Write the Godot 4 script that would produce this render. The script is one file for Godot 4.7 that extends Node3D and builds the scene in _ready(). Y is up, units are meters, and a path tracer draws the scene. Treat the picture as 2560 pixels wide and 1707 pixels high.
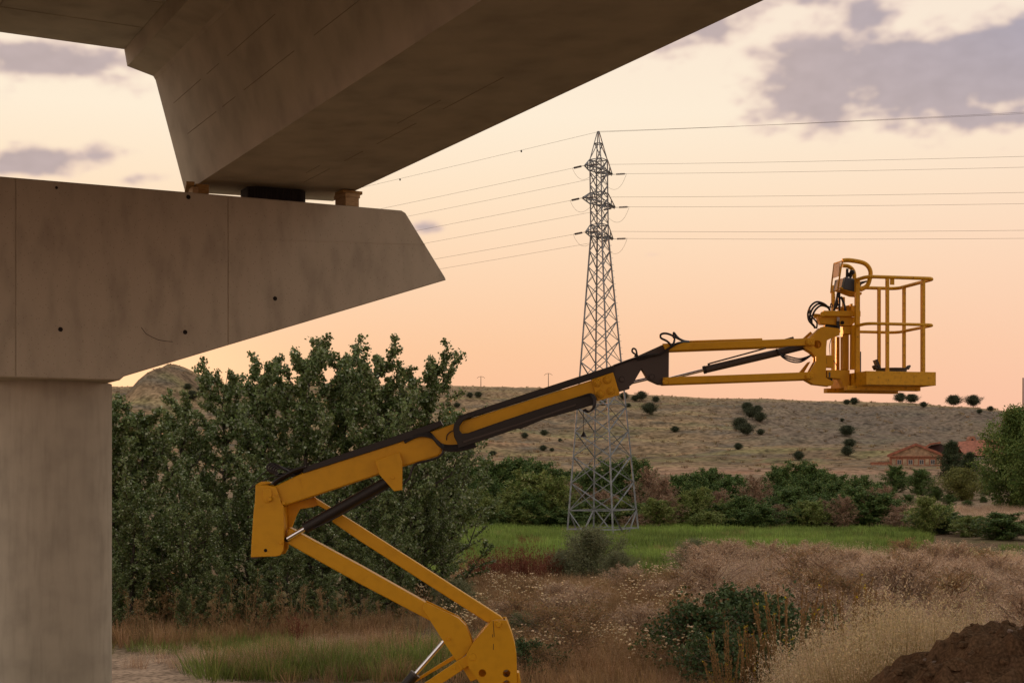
extends Node3D

# ---------------------------------------------------------------- mesh builder
class MB:
	var v := PackedVector3Array()
	var n := PackedVector3Array()
	var c := PackedColorArray()
	var col := Color(1, 1, 1)

	func tri(a: Vector3, b: Vector3, d: Vector3, hint: Vector3) -> void:
		var f := (b - a).cross(d - a)
		if f.length_squared() < 1e-16:
			return
		f = f.normalized()
		if f.dot(hint) < 0.0:
			f = -f
			v.append(a); v.append(b); v.append(d)
		else:
			v.append(a); v.append(d); v.append(b)
		n.append(f); n.append(f); n.append(f)
		c.append(col); c.append(col); c.append(col)

	func quad(a: Vector3, b: Vector3, d: Vector3, e: Vector3, hint: Vector3) -> void:
		tri(a, b, d, hint)
		tri(a, d, e, hint)

	func stri(a: Vector3, na: Vector3, b: Vector3, nb: Vector3, d: Vector3, nd: Vector3) -> void:
		var f := (b - a).cross(d - a)
		v.append(a); n.append(na)
		if f.dot(na + nb + nd) < 0.0:
			v.append(b); v.append(d); n.append(nb); n.append(nd)
		else:
			v.append(d); v.append(b); n.append(nd); n.append(nb)
		c.append(col); c.append(col); c.append(col)

	# a leaf or blade: flat rhomb lying along u, w wide
	func leaf(p: Vector3, u: Vector3, w: Vector3, k: Color) -> void:
		var f := u.cross(w).normalized()
		var a := p - u * 0.5
		var b := p + w * 0.5
		var d := p + u * 0.5
		var e := p - w * 0.5
		v.append(a); v.append(b); v.append(d); v.append(a); v.append(d); v.append(e)
		for i in 6:
			n.append(f)
			c.append(k)

	func blade(p: Vector3, mid: Vector3, tip: Vector3, w: Vector3, k: Color, k2: Color) -> void:
		var f := (tip - p).cross(w).normalized()
		v.append(p - w * 0.5); v.append(p + w * 0.5); v.append(mid + w * 0.4)
		v.append(p - w * 0.5); v.append(mid + w * 0.4); v.append(mid - w * 0.4)
		v.append(mid - w * 0.4); v.append(mid + w * 0.4); v.append(tip)
		for i in 9:
			n.append(f)
		c.append(k); c.append(k); c.append(k2); c.append(k); c.append(k2); c.append(k2); c.append(k2); c.append(k2); c.append(k2)

	func mesh() -> ArrayMesh:
		var m := ArrayMesh.new()
		var arr := []
		arr.resize(Mesh.ARRAY_MAX)
		arr[Mesh.ARRAY_VERTEX] = v
		arr[Mesh.ARRAY_NORMAL] = n
		arr[Mesh.ARRAY_COLOR] = c
		m.add_surface_from_arrays(Mesh.PRIMITIVE_TRIANGLES, arr)
		return m

	func ring(pts: Array, k: Vector3) -> void:
		for i in range(1, pts.size() - 1):
			tri(pts[0], pts[i], pts[i + 1], k)

	# polygon in x,y pushed through z0..z1, edges chamfered by bev
	func extrude(p: PackedVector2Array, z0: float, z1: float, bev := 0.0) -> void:
		var area := 0.0
		for i in p.size():
			var q := p[(i + 1) % p.size()]
			area += p[i].x * q.y - q.x * p[i].y
		if area < 0.0:
			p = p.duplicate()
			p.reverse()
		var ins := PackedVector2Array()
		for i in p.size():
			var d1 := (p[i] - p[(i + p.size() - 1) % p.size()]).normalized()
			var d2 := (p[(i + 1) % p.size()] - p[i]).normalized()
			var n1 := Vector2(-d1.y, d1.x)
			var n2 := Vector2(-d2.y, d2.x)
			var m := (n1 + n2).normalized()
			ins.append(p[i] + m * bev / maxf(0.5, m.dot(n1)))
		var idx := Geometry2D.triangulate_polygon(ins)
		if idx.is_empty():
			print("no faces for ", p.size())
		for i in range(0, idx.size(), 3):
			for s in [[z1, 1.0], [z0, -1.0]]:
				var a := ins[idx[i]]
				var b := ins[idx[i + 1]]
				var d := ins[idx[i + 2]]
				tri(Vector3(a.x, a.y, s[0]), Vector3(b.x, b.y, s[0]), Vector3(d.x, d.y, s[0]), Vector3(0, 0, s[1]))
		for i in p.size():
			var j := (i + 1) % p.size()
			var e := p[j] - p[i]
			var o := Vector3(e.y, -e.x, 0).normalized()
			quad(Vector3(p[i].x, p[i].y, z0 + bev), Vector3(p[j].x, p[j].y, z0 + bev), Vector3(p[j].x, p[j].y, z1 - bev), Vector3(p[i].x, p[i].y, z1 - bev), o)
			if bev > 0.0:
				quad(Vector3(p[i].x, p[i].y, z1 - bev), Vector3(p[j].x, p[j].y, z1 - bev), Vector3(ins[j].x, ins[j].y, z1), Vector3(ins[i].x, ins[i].y, z1), o + Vector3(0, 0, 1))
				quad(Vector3(p[i].x, p[i].y, z0 + bev), Vector3(p[j].x, p[j].y, z0 + bev), Vector3(ins[j].x, ins[j].y, z0), Vector3(ins[i].x, ins[i].y, z0), o - Vector3(0, 0, 1))

	func box(lo: Vector3, hi: Vector3, bev := 0.0) -> void:
		extrude(PackedVector2Array([Vector2(lo.x, lo.y), Vector2(hi.x, lo.y), Vector2(hi.x, hi.y), Vector2(lo.x, hi.y)]), lo.z, hi.z, bev)

	# square bar from p to q
	func bar(p: Vector3, q: Vector3, w: float, h: float) -> void:
		var d := (q - p).normalized()
		var s := d.cross(Vector3(0, 0, 1) if absf(d.z) < 0.8 else Vector3(0, 1, 0)).normalized()
		var t := s.cross(d).normalized()
		var k := [s * w * 0.5 + t * h * 0.5, s * w * 0.5 - t * h * 0.5, -s * w * 0.5 - t * h * 0.5, -s * w * 0.5 + t * h * 0.5]
		for i in 4:
			var j := (i + 1) % 4
			quad(p + k[i], p + k[j], q + k[j], q + k[i], k[i] + k[j])
		quad(p + k[0], p + k[1], p + k[2], p + k[3], -d)
		quad(q + k[0], q + k[1], q + k[2], q + k[3], d)

	# round tube through points; r0 at the start, r1 at the end
	func tube(p: Array, r0: float, r1 := -1.0, sides := 8, caps := true) -> void:
		if r1 < 0.0:
			r1 = r0
		var last: Array = []
		var lastn: Array = []
		var ref := Vector3(0, 0, 1)
		var d0: Vector3 = (p[1] - p[0]).normalized()
		if absf(d0.dot(ref)) > 0.9:
			ref = Vector3(0, 1, 0)
		for i in p.size():
			var d: Vector3
			if i == 0:
				d = p[1] - p[0]
			elif i == p.size() - 1:
				d = p[i] - p[i - 1]
			else:
				d = (p[i + 1] - p[i]).normalized() + (p[i] - p[i - 1]).normalized()
			d = d.normalized()
			var s := ref.cross(d)
			if s.length() < 1e-4:
				s = Vector3(1, 0, 0).cross(d)
			s = s.normalized()
			var t := d.cross(s).normalized()
			ref = t
			var r := lerpf(r0, r1, float(i) / (p.size() - 1))
			var now: Array = []
			var nown: Array = []
			for k in sides:
				var a := TAU * k / sides
				var o := s * cos(a) + t * sin(a)
				now.append(p[i] + o * r)
				nown.append(o)
			if i > 0:
				for k in sides:
					var j := (k + 1) % sides
					stri(last[k], lastn[k], last[j], lastn[j], now[j], nown[j])
					stri(last[k], lastn[k], now[j], nown[j], now[k], nown[k])
			elif caps:
				ring(now, -d)
			if i == p.size() - 1 and caps:
				ring(now, d)
			last = now
			lastn = nown

	# turned shape about the y axis: [radius, height] pairs
	func lathe(prof: Array, sides := 16, at := Vector3.ZERO, squash := 1.0) -> void:
		for i in prof.size() - 1:
			var a: Array = prof[i]
			var b: Array = prof[i + 1]
			var sl := Vector2(b[1] - a[1], a[0] - b[0])
			for k in sides:
				var t0 := TAU * k / sides
				var t1 := TAU * (k + 1) / sides
				var o0 := Vector3(cos(t0), 0, sin(t0))
				var o1 := Vector3(cos(t1), 0, sin(t1))
				var n0 := (o0 * sl.x + Vector3(0, sl.y, 0)).normalized()
				var n1 := (o1 * sl.x + Vector3(0, sl.y, 0)).normalized()
				var sq := Vector3(1, 1, squash)
				var pa0: Vector3 = at + o0 * a[0] * sq + Vector3(0, a[1], 0)
				var pa1: Vector3 = at + o1 * a[0] * sq + Vector3(0, a[1], 0)
				var pb0: Vector3 = at + o0 * b[0] * sq + Vector3(0, b[1], 0)
				var pb1: Vector3 = at + o1 * b[0] * sq + Vector3(0, b[1], 0)
				if a[0] > 1e-5:
					stri(pa0, n0, pa1, n1, pb1, n1)
				if b[0] > 1e-5:
					stri(pa0, n0, pb1, n1, pb0, n0)

	# disc-like pin head lying along z
	func pin(at: Vector3, r: float, depth: float, sides := 20) -> void:
		var pts := []
		tube([at, at + Vector3(0, 0, depth * 0.8)], r, r, sides, false)
		tube([at + Vector3(0, 0, depth * 0.8), at + Vector3(0, 0, depth)], r, r * 0.86, sides, false)
		for k in sides:
			pts.append(at + Vector3(cos(TAU * k / sides) * r * 0.86, sin(TAU * k / sides) * r * 0.86, depth))
		ring(pts, Vector3(0, 0, 1))


# ---------------------------------------------------------------- small helpers
var counts := {}
var M := {}

func pv(a: Array) -> PackedVector2Array:
	var p := PackedVector2Array()
	for i in range(0, a.size(), 2):
		p.append(Vector2(a[i], a[i + 1]))
	return p

func circle(x: float, y: float, r: float, k := 20, ry := -1.0) -> PackedVector2Array:
	var p := PackedVector2Array()
	for i in k:
		p.append(Vector2(x + cos(TAU * i / k) * r, y + sin(TAU * i / k) * (r if ry < 0.0 else ry)))
	return p

func numbered(called: String) -> String:
	counts[called] = counts.get(called, -1) + 1
	return called if counts[called] == 0 else "%s_%03d" % [called, counts[called]]

func meta(o: Node, label: String, category := "", group := "", kind := "") -> void:
	if label != "":
		o.set_meta("label", label)
	if category != "":
		o.set_meta("category", category)
	if group != "":
		o.set_meta("group", group)
	if kind != "":
		o.set_meta("kind", kind)

func thing(called: String, label: String, category: String, at := Vector3.ZERO, group := "", turn := 0.0) -> Node3D:
	var o := Node3D.new()
	o.name = numbered(called)
	add_child(o)
	o.position = at
	o.rotation.y = turn
	meta(o, label, category, group)
	return o

func part(parent: Node, called: String, shape, m: Material, at := Vector3.ZERO) -> MeshInstance3D:
	var o := MeshInstance3D.new()
	o.name = called
	o.mesh = shape.mesh() if shape is MB else shape
	o.material_override = m
	o.position = at
	parent.add_child(o, true)
	return o

func struct(called: String, shape, m: Material, label: String) -> MeshInstance3D:
	var o := MeshInstance3D.new()
	o.name = numbered(called)
	o.mesh = shape.mesh() if shape is MB else shape
	o.material_override = m
	add_child(o)
	meta(o, label, "", "", "structure")
	return o

func lin(r: float, g: float, b: float) -> Color:
	return Color(r, g, b).linear_to_srgb()

func noise(s: int, freq: float, oct := 4, kind := FastNoiseLite.TYPE_SIMPLEX_SMOOTH) -> FastNoiseLite:
	var f := FastNoiseLite.new()
	f.seed = s
	f.noise_type = kind
	f.frequency = freq
	f.fractal_type = FastNoiseLite.FRACTAL_FBM if oct > 1 else FastNoiseLite.FRACTAL_NONE
	f.fractal_octaves = oct
	return f

func ntex(s: int, freq: float, oct: int, stops: Array, size := 512, kind := FastNoiseLite.TYPE_SIMPLEX_SMOOTH) -> NoiseTexture2D:
	var t := NoiseTexture2D.new()
	t.width = size
	t.height = size
	t.seamless = true
	t.noise = noise(s, freq, oct, kind)
	var g := Gradient.new()
	var off := PackedFloat32Array()
	var cols := PackedColorArray()
	for k in stops:
		off.append(k[0])
		cols.append(k[1] if k[1] is Color else Color(k[1], k[1], k[1]))
	g.offsets = off
	g.colors = cols
	t.color_ramp = g
	return t

func mat(called: String, color: Color, rough := 0.8, metal := 0.0) -> StandardMaterial3D:
	var m := StandardMaterial3D.new()
	m.resource_name = called
	m.albedo_color = color
	m.roughness = rough
	m.metallic = metal
	M[called] = m
	return m

func tri_world(m: StandardMaterial3D, s1: Vector3, s2 := Vector3.ONE, in_world := true) -> void:
	m.uv1_triplanar = true
	m.uv1_world_triplanar = in_world
	m.uv1_scale = s1
	m.uv1_triplanar_sharpness = 4.0
	m.uv2_triplanar = true
	m.uv2_world_triplanar = in_world
	m.uv2_scale = s2
	m.uv2_triplanar_sharpness = 4.0

func overlay(m: StandardMaterial3D, tex: Texture2D) -> void:
	m.detail_enabled = true
	m.detail_albedo = tex
	m.detail_blend_mode = BaseMaterial3D.BLEND_MODE_MUL
	m.detail_uv_layer = BaseMaterial3D.DETAIL_UV_2

func leaf_mat(called: String, back := 0.7, rough := 0.6) -> StandardMaterial3D:
	var m := mat(called, Color.WHITE, rough)
	m.vertex_color_use_as_albedo = true
	m.cull_mode = BaseMaterial3D.CULL_DISABLED
	m.backlight_enabled = true
	m.backlight = Color(back, back, back)
	m.metallic_specular = 0.3
	return m

# ---------------------------------------------------------------- sky
var sky_n1 := noise(11, 1.0, 5)
var sky_n2 := noise(23, 1.0, 4)
# [bearing, rise, half width, half height, tilt, weight] of the larger clouds, as tangents
var banks := [
	[0.2194, 0.278, 0.058, 0.040, 0.2, 1.15], [0.2729, 0.276, 0.075, 0.032, -0.05, 1.25], [0.3432, 0.286, 0.065, 0.034, 0.0, 1.25],
	[0.2504, 0.318, 0.030, 0.028, 0.0, 0.95], [0.3207, 0.252, 0.080, 0.016, 0.0, 0.95], [0.1435, 0.312, 0.062, 0.014, 0.42, 1.0],
	[0.1744, 0.326, 0.034, 0.014, 0.5, 0.8], [0.2194, 0.332, 0.042, 0.008, 0.0, 0.9], [0.1125, 0.291, 0.035, 0.008, 0.1, 0.7],
	[-0.3291, 0.290, 0.080, 0.013, -0.05, 1.1], [-0.2841, 0.286, 0.040, 0.016, -0.2, 0.9], [-0.2672, 0.303, 0.05, 0.012, 0.0, 0.7],
	[-0.3376, 0.217, 0.055, 0.010, 0.05, 1.1], [-0.2864, 0.223, 0.024, 0.012, 0.1, 0.95], [-0.2630, 0.206, 0.024, 0.005, 0.05, 0.85],
	[-0.0577, 0.172, 0.014, 0.005, 0.0, 0.75], [0.1013, 0.153, 0.016, 0.002, 0.05, 0.5], [0.3460, 0.228, 0.010, 0.003, 0.0, 0.6],
	[-0.4444, 0.26, 0.09, 0.02, 0.0, 1.0], [0.4557, 0.27, 0.10, 0.035, 0.0, 1.1], [-0.1632, 0.37, 0.12, 0.02, 0.1, 0.9],
]

func srgb(r: float, g: float, b: float) -> Vector3:
	var k := Color(r / 255.0, g / 255.0, b / 255.0).srgb_to_linear()
	return Vector3(k.r, k.g, k.b)

var ramp_el := [0.0, 0.035, 0.085, 0.14, 0.19, 0.245, 0.32, 0.6, 1.2]
var ramp_mid := []
var ramp_far := []

func sky_at(az: float, el: float) -> Vector3:
	# az: 0 straight ahead, positive to the right
	var away := clampf((absf(wrapf(az + 0.27, -PI, PI)) - 0.12) / 1.2, 0.0, 1.0)
	away = away * away * (3.0 - 2.0 * away)
	var i := 0
	while i < ramp_el.size() - 2 and el > ramp_el[i + 1]:
		i += 1
	var t := clampf((el - ramp_el[i]) / (ramp_el[i + 1] - ramp_el[i]), 0.0, 1.0)
	var base: Vector3 = ramp_mid[i].lerp(ramp_mid[i + 1], t).lerp(ramp_far[i].lerp(ramp_far[i + 1], t), away)
	# glow low down where the sun stands
	var gl := exp(-(pow((az + 0.275) / 0.11, 2.0) + pow((el - 0.055) / 0.05, 2.0)))
	base = base + Vector3(0.35, 0.22, 0.08) * gl
	var d := Vector3(sin(az) * cos(el), sin(el), -cos(az) * cos(el))
	var q := d * 9.0
	var n := sky_n1.get_noise_3d(q.x * 1.3, q.y * 3.2, q.z * 1.3)
	var n2 := sky_n2.get_noise_3d(q.x * 5.0, q.y * 11.0, q.z * 5.0)
	var den := -0.62
	if d.z < -0.3:
		var u := -d.x / d.z
		var w := -d.y / d.z
		for b in banks:
			var x: float = u - b[0]
			var y: float = w - b[1]
			var s: float = sin(b[4])
			var c: float = cos(b[4])
			var r := pow((x * c + y * s) / (b[2] * 1.15), 2.0) + pow((y * c - x * s) / (b[3] * 1.25), 2.0)
			if r < 6.0:
				den = maxf(den, -0.62 + b[5] * 1.25 * exp(-r * 0.8))
	# loose cloud over the rest of the sky
	var high := smoothstep(0.36, 0.7, el) + smoothstep(0.55, 0.9, absf(az)) * smoothstep(0.1, 0.35, el)
	den = maxf(den, -0.62 + 0.62 * minf(high, 1.0))
	den += n * 0.55 + n2 * 0.34
	var k := clampf((den + 0.06) / 0.62, 0.0, 1.0)
	var cover := k * k * (3.0 - 2.0 * k)
	var thick := clampf((den - 0.15) / 0.8, 0.0, 1.0)
	var rim := srgb(240, 205, 192)
	var body := srgb(186, 168, 168).lerp(srgb(160, 155, 172), clampf((az - 0.17) / 0.2, 0.0, 1.0) * clampf((el - 0.2) / 0.1, 0.0, 1.0))
	body = body.lerp(srgb(230, 224, 225), smoothstep(0.4, 0.9, el))
	var cl := rim.lerp(body, clampf(thick * 1.6 + 0.25, 0.0, 1.0))
	cl = cl * (1.0 + n2 * 0.10)
	return base.lerp(cl, cover * 0.92)

func make_sky() -> ImageTexture:
	for k in [[250, 194, 162], [251, 191, 151], [253, 202, 160], [254, 216, 180], [255, 228, 196], [255, 238, 213], [252, 233, 212], [241, 232, 225], [238, 236, 234]]:
		ramp_mid.append(srgb(k[0], k[1], k[2]))
	for k in [[249, 199, 186], [250, 199, 182], [250, 206, 186], [250, 213, 192], [248, 219, 199], [246, 226, 208], [243, 228, 214], [239, 232, 225], [238, 236, 234]]:
		ramp_far.append(srgb(k[0], k[1], k[2]))
	var w := 4096
	var h := 2048
	var small := Image.create_empty(w / 8, h / 8, false, Image.FORMAT_RGBF)
	for y in h / 8:
		var el := PI * (0.5 - (y + 0.5) * 8.0 / h)
		for x in w / 8:
			var az := wrapf(TAU * (x + 0.5) * 8.0 / w, -PI, PI)
			var k := sky_at(az, maxf(el, 0.0))
			small.set_pixel(x, y, Color(k.x, k.y, k.z))
	small.resize(w, h, Image.INTERPOLATE_CUBIC)
	var xr := int(w * 0.62 / TAU)
	var y0 := int(h * (0.5 - 0.52 / PI))
	for y in range(y0, h / 2 + 1):
		var el := PI * (0.5 - (y + 0.5) / h)
		for xx in range(-xr, xr):
			var x := posmod(xx, w)
			var k := sky_at(TAU * (xx + 0.5) / w, maxf(el, 0.0))
			small.set_pixel(x, y, Color(k.x, k.y, k.z))
	return ImageTexture.create_from_image(small)


func _ready() -> void:
	# camera: level, the lens raised (verticals stay upright)
	var cam := Camera3D.new()
	cam.name = "camera"
	cam.position = Vector3(0, 4.0, 0)
	cam.projection = Camera3D.PROJECTION_FRUSTUM
	cam.near = 0.1
	cam.far = 3000.0
	cam.size = 0.1 * 1706.7 / 3555.0
	cam.frustum_offset = Vector2(0, 0.1 * (1180.0 - 853.3) / 3555.0)
	cam.current = true
	add_child(cam)
	# evening sky
	var env := Environment.new()
	env.background_mode = Environment.BG_SKY
	var sk := Sky.new()
	var pm := PanoramaSkyMaterial.new()
	pm.panorama = make_sky()
	sk.sky_material = pm
	env.sky = sk
	env.background_energy_multiplier = 1.0
	env.tonemap_mode = Environment.TONE_MAPPER_LINEAR
	env.tonemap_exposure = 1.0
	env.sdfgi_enabled = true
	env.ssao_enabled = true
	env.ssil_enabled = true
	var we := WorldEnvironment.new()
	we.name = "environment"
	we.environment = env
	add_child(we)
	# the sun, low behind the hill to the left
	var sun := DirectionalLight3D.new()
	sun.name = "sun"
	var az := -0.272
	var el := 0.075
	var to := Vector3(sin(az) * cos(el), sin(el), -cos(az) * cos(el))
	add_child(sun)
	sun.look_at_from_position(to * 100.0, Vector3.ZERO, Vector3.UP)
	sun.light_color = Color(1.0, 0.62, 0.34)
	sun.light_energy = 0.34
	sun.light_angular_distance = 0.5
	sun.shadow_enabled = true

	materials()
	terrain()
	bridge()
	far_buildings()
	pylon()
	poles()
	boom_lift()
	trees()
	near_plants()
	ground_cover()

func materials() -> void:
	# concrete: blotches, streaks and blow holes
	var blotch := ntex(3, 0.006, 5, [[0.0, 0.87], [0.5, 0.95], [1.0, 1.0]], 1024)
	var streak := ntex(5, 0.016, 5, [[0.0, 0.93], [0.4, 0.98], [0.62, 1.0], [1.0, 1.0]], 1024)
	var spots := ntex(8, 0.017, 1, [[0.0, 0.6], [0.03, 0.72], [0.05, 1.0], [1.0, 1.0]], 1024, FastNoiseLite.TYPE_CELLULAR)
	var c := mat("concrete", lin(0.47, 0.43, 0.34), 0.92)
	c.albedo_texture = blotch
	overlay(c, streak)
	tri_world(c, Vector3(0.21, 0.21, 0.21), Vector3(0.45, 0.05, 0.45))
	c.metallic_specular = 0.3
	var c2 := mat("girder_concrete", lin(0.54, 0.475, 0.37), 0.85)
	c2.albedo_texture = blotch
	overlay(c2, ntex(15, 0.008, 5, [[0.0, 0.91], [0.5, 0.97], [1.0, 1.0]], 1024))
	tri_world(c2, Vector3(0.20, 0.20, 0.20), Vector3(0.12, 0.12, 0.12), false)
	c2.metallic_specular = 0.3
	var sp := mat("cap_concrete", lin(0.47, 0.42, 0.325), 0.92)
	sp.albedo_texture = spots
	overlay(sp, ntex(31, 0.006, 6, [[0.0, 0.88], [0.35, 0.95], [0.6, 0.985], [1.0, 1.0]], 1024))
	tri_world(sp, Vector3(0.55, 0.55, 0.55), Vector3(0.42, 0.16, 0.42), false)
	sp.metallic_specular = 0.3
	mat("recess_shade", lin(0.015, 0.012, 0.01), 1.0)  # near-black colour standing in for the shade inside holes and slots
	mat("form_line", lin(0.26, 0.22, 0.165), 1.0)
	var rub := mat("bearing_rubber", lin(0.035, 0.028, 0.022), 0.8)
	rub.albedo_texture = ntex(77, 0.05, 2, [[0.0, 0.5], [1.0, 1.0]], 256)
	tri_world(rub, Vector3(3, 0.2, 3))
	for w in [["timber", 0.44, 0.26, 0.08], ["timber_pale", 0.55, 0.36, 0.17]]:
		var tm := mat(w[0], lin(w[1], w[2], w[3]), 0.8)
		tm.albedo_texture = ntex(21, 0.03, 4, [[0.0, 0.7], [1.0, 1.0]], 256)
		tri_world(tm, Vector3(1.0, 9.0, 9.0), Vector3.ONE, false)
	# lift
	var dirt := ntex(41, 0.02, 5, [[0.0, Color(0.95, 0.94, 0.92)], [0.3, Color(0.98, 0.98, 0.97)], [0.6, Color.WHITE], [1.0, Color.WHITE]], 512)
	var yl := mat("yellow_paint", lin(0.74, 0.385, 0.010), 0.42)
	yl.albedo_texture = dirt
	tri_world(yl, Vector3(0.5, 0.5, 0.5), Vector3(1.6, 1.6, 1.6), false)
	overlay(yl, ntex(43, 0.03, 5, [[0.0, Color(0.45, 0.36, 0.25)], [0.035, Color(0.6, 0.5, 0.38)], [0.05, Color.WHITE], [1.0, Color.WHITE]], 512))
	yl.metallic_specular = 0.4
	var yw := mat("worn_yellow", lin(0.73, 0.38, 0.012), 0.5)
	yw.albedo_texture = ntex(45, 0.02, 5, [[0.0, Color(0.14, 0.12, 0.12)], [0.10, Color(0.22, 0.19, 0.16)], [0.12, Color(0.90, 0.88, 0.85)], [0.5, Color.WHITE], [1.0, Color.WHITE]], 512)
	tri_world(yw, Vector3(1.6, 1.6, 1.6), Vector3.ONE, false)
	yw.metallic_specular = 0.4
	mat("dark_paint", lin(0.060, 0.048, 0.042), 0.5)
	mat("black_steel", lin(0.016, 0.013, 0.011), 0.5)
	mat("black_rubber", lin(0.014, 0.012, 0.012), 0.45)
	mat("hose_rubber", lin(0.016, 0.014, 0.016), 0.35)
	mat("chrome", lin(0.78, 0.79, 0.82), 0.12, 1.0)
	mat("control_grey", lin(0.075, 0.085, 0.10), 0.5)
	mat("pale_plastic", lin(0.42, 0.38, 0.33), 0.6)
	mat("old_rubber", lin(0.06, 0.055, 0.05), 0.8)
	# pylon and wires
	var gal := mat("galvanised_steel", lin(0.29, 0.31, 0.32), 0.6, 0.1)
	gal.albedo_texture = ntex(51, 0.02, 3, [[0.0, 0.7], [1.0, 1.0]], 256)
	tri_world(gal, Vector3(0.5, 0.5, 0.5))
	mat("conductor", lin(0.16, 0.13, 0.11), 0.6, 0.3)
	mat("insulator", lin(0.07, 0.045, 0.035), 0.35)
	mat("dull_wire", lin(0.02, 0.02, 0.02), 0.6)
	# buildings
	var br := mat("brick_wall", lin(0.42, 0.19, 0.11), 0.95)
	br.albedo_texture = ntex(61, 0.03, 4, [[0.0, 0.72], [1.0, 1.0]], 256)
	tri_world(br, Vector3(0.3, 0.3, 0.3))
	for w in [["render_wall", 0.45, 0.30, 0.18], ["stone_panel", 0.48, 0.36, 0.23], ["roof_tile", 0.40, 0.15, 0.09], ["white_wall", 0.62, 0.58, 0.54], ["ruin_wall", 0.38, 0.29, 0.22]]:
		var bm := mat(w[0], lin(w[1], w[2], w[3]), 0.95)
		bm.albedo_texture = ntex(63, 0.02, 4, [[0.0, 0.68], [1.0, 1.0]], 256)
		tri_world(bm, Vector3(0.2, 0.2, 0.2))
	mat("window_glass", lin(0.06, 0.065, 0.07), 0.15)
	mat("window_frame", lin(0.35, 0.30, 0.25), 0.8)
	mat("shutter_grey", lin(0.07, 0.075, 0.08), 0.6)
	mat("dark_timber", lin(0.05, 0.025, 0.022), 0.8)
	# plants
	leaf_mat("poplar_leaf", 0.72, 0.5)
	leaf_mat("shrub_leaf", 0.66, 0.6)
	leaf_mat("dry_stalk", 0.6, 0.85)
	leaf_mat("grass_blade", 0.75, 0.7)
	var bk := mat("bark", lin(0.11, 0.09, 0.07), 0.95)
	bk.albedo_texture = ntex(71, 0.04, 4, [[0.0, 0.55], [1.0, 1.0]], 256)
	tri_world(bk, Vector3(2, 0.5, 2), Vector3.ONE, false)
	mat("twig", lin(0.20, 0.135, 0.095), 0.95)
	# soil
	var so := mat("soil", Color.WHITE, 1.0)
	so.vertex_color_use_as_albedo = true
	so.albedo_texture = ntex(81, 0.02, 5, [[0.0, 0.55], [0.5, 0.86], [1.0, 1.0]], 1024)
	overlay(so, ntex(83, 0.02, 5, [[0.0, 0.72], [0.6, 1.0], [1.0, 1.0]], 1024))
	tri_world(so, Vector3(0.31, 0.31, 0.31), Vector3(0.047, 0.047, 0.047))
	so.metallic_specular = 0.1
	var hs := mat("hill_soil", Color.WHITE, 1.0)
	hs.vertex_color_use_as_albedo = true
	hs.albedo_texture = ntex(85, 0.03, 6, [[0.0, 0.62], [0.45, 0.86], [0.65, 1.0], [1.0, 1.0]], 1024)
	overlay(hs, ntex(87, 0.03, 5, [[0.0, 0.62], [0.5, 0.95], [1.0, 1.0]], 1024))
	tri_world(hs, Vector3(0.020, 0.020, 0.020), Vector3(0.0061, 0.0061, 0.0061))
	hs.metallic_specular = 0.1
	var em := mat("turned_earth", Color.WHITE, 1.0)
	em.vertex_color_use_as_albedo = true
	em.albedo_texture = ntex(89, 0.04, 5, [[0.0, 0.5], [1.0, 1.0]], 512)
	tri_world(em, Vector3(1.7, 1.7, 1.7))
	em.metallic_specular = 0.1
	mat("stone", lin(0.26, 0.20, 0.16), 0.9)

# ---------------------------------------------------------------- ground
var g1 := noise(101, 0.05, 3)
var g2 := noise(103, 0.35, 3)
var g3 := noise(105, 0.012, 4)
var g4 := noise(107, 0.03, 4)
var crest := [[-3000.0, 975.0], [-200.0, 968.0], [300.0, 966.0], [480.0, 964.0], [1000.0, 962.0], [1150.0, 966.0], [1300.0, 969.0], [1500.0, 981.0], [1600.0, 987.0],
	[1800.0, 997.0], [2100.0, 1002.0], [2250.0, 1007.0], [2400.0, 1017.0], [2560.0, 1031.0], [3000.0, 1045.0], [6000.0, 1060.0]]

func ground_h(x: float, z: float) -> float:
	var d := -z
	var r := smoothstep(0.9, 3.4, x)
	var near := lerpf(2.2 * (1.0 - smoothstep(3.0, 13.0, d)), 2.35 * (1.0 - smoothstep(8.0, 25.0, d)), r)
	var h := near + g1.get_noise_2d(x, z) * 0.10 * smoothstep(22.0, 30.0, d) + g2.get_noise_2d(x, z) * 0.05
	# gentle hump of the weedy bank on the right
	h += 0.55 * exp(-pow((x - 9.0) / 7.0, 2.0) - pow((d - 38.0) / 8.0, 2.0))
	h += smoothstep(103.0, 235.0, d) * 3.6
	if d > 225.0:
		h += hill_h(x, d)
	return h

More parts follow.
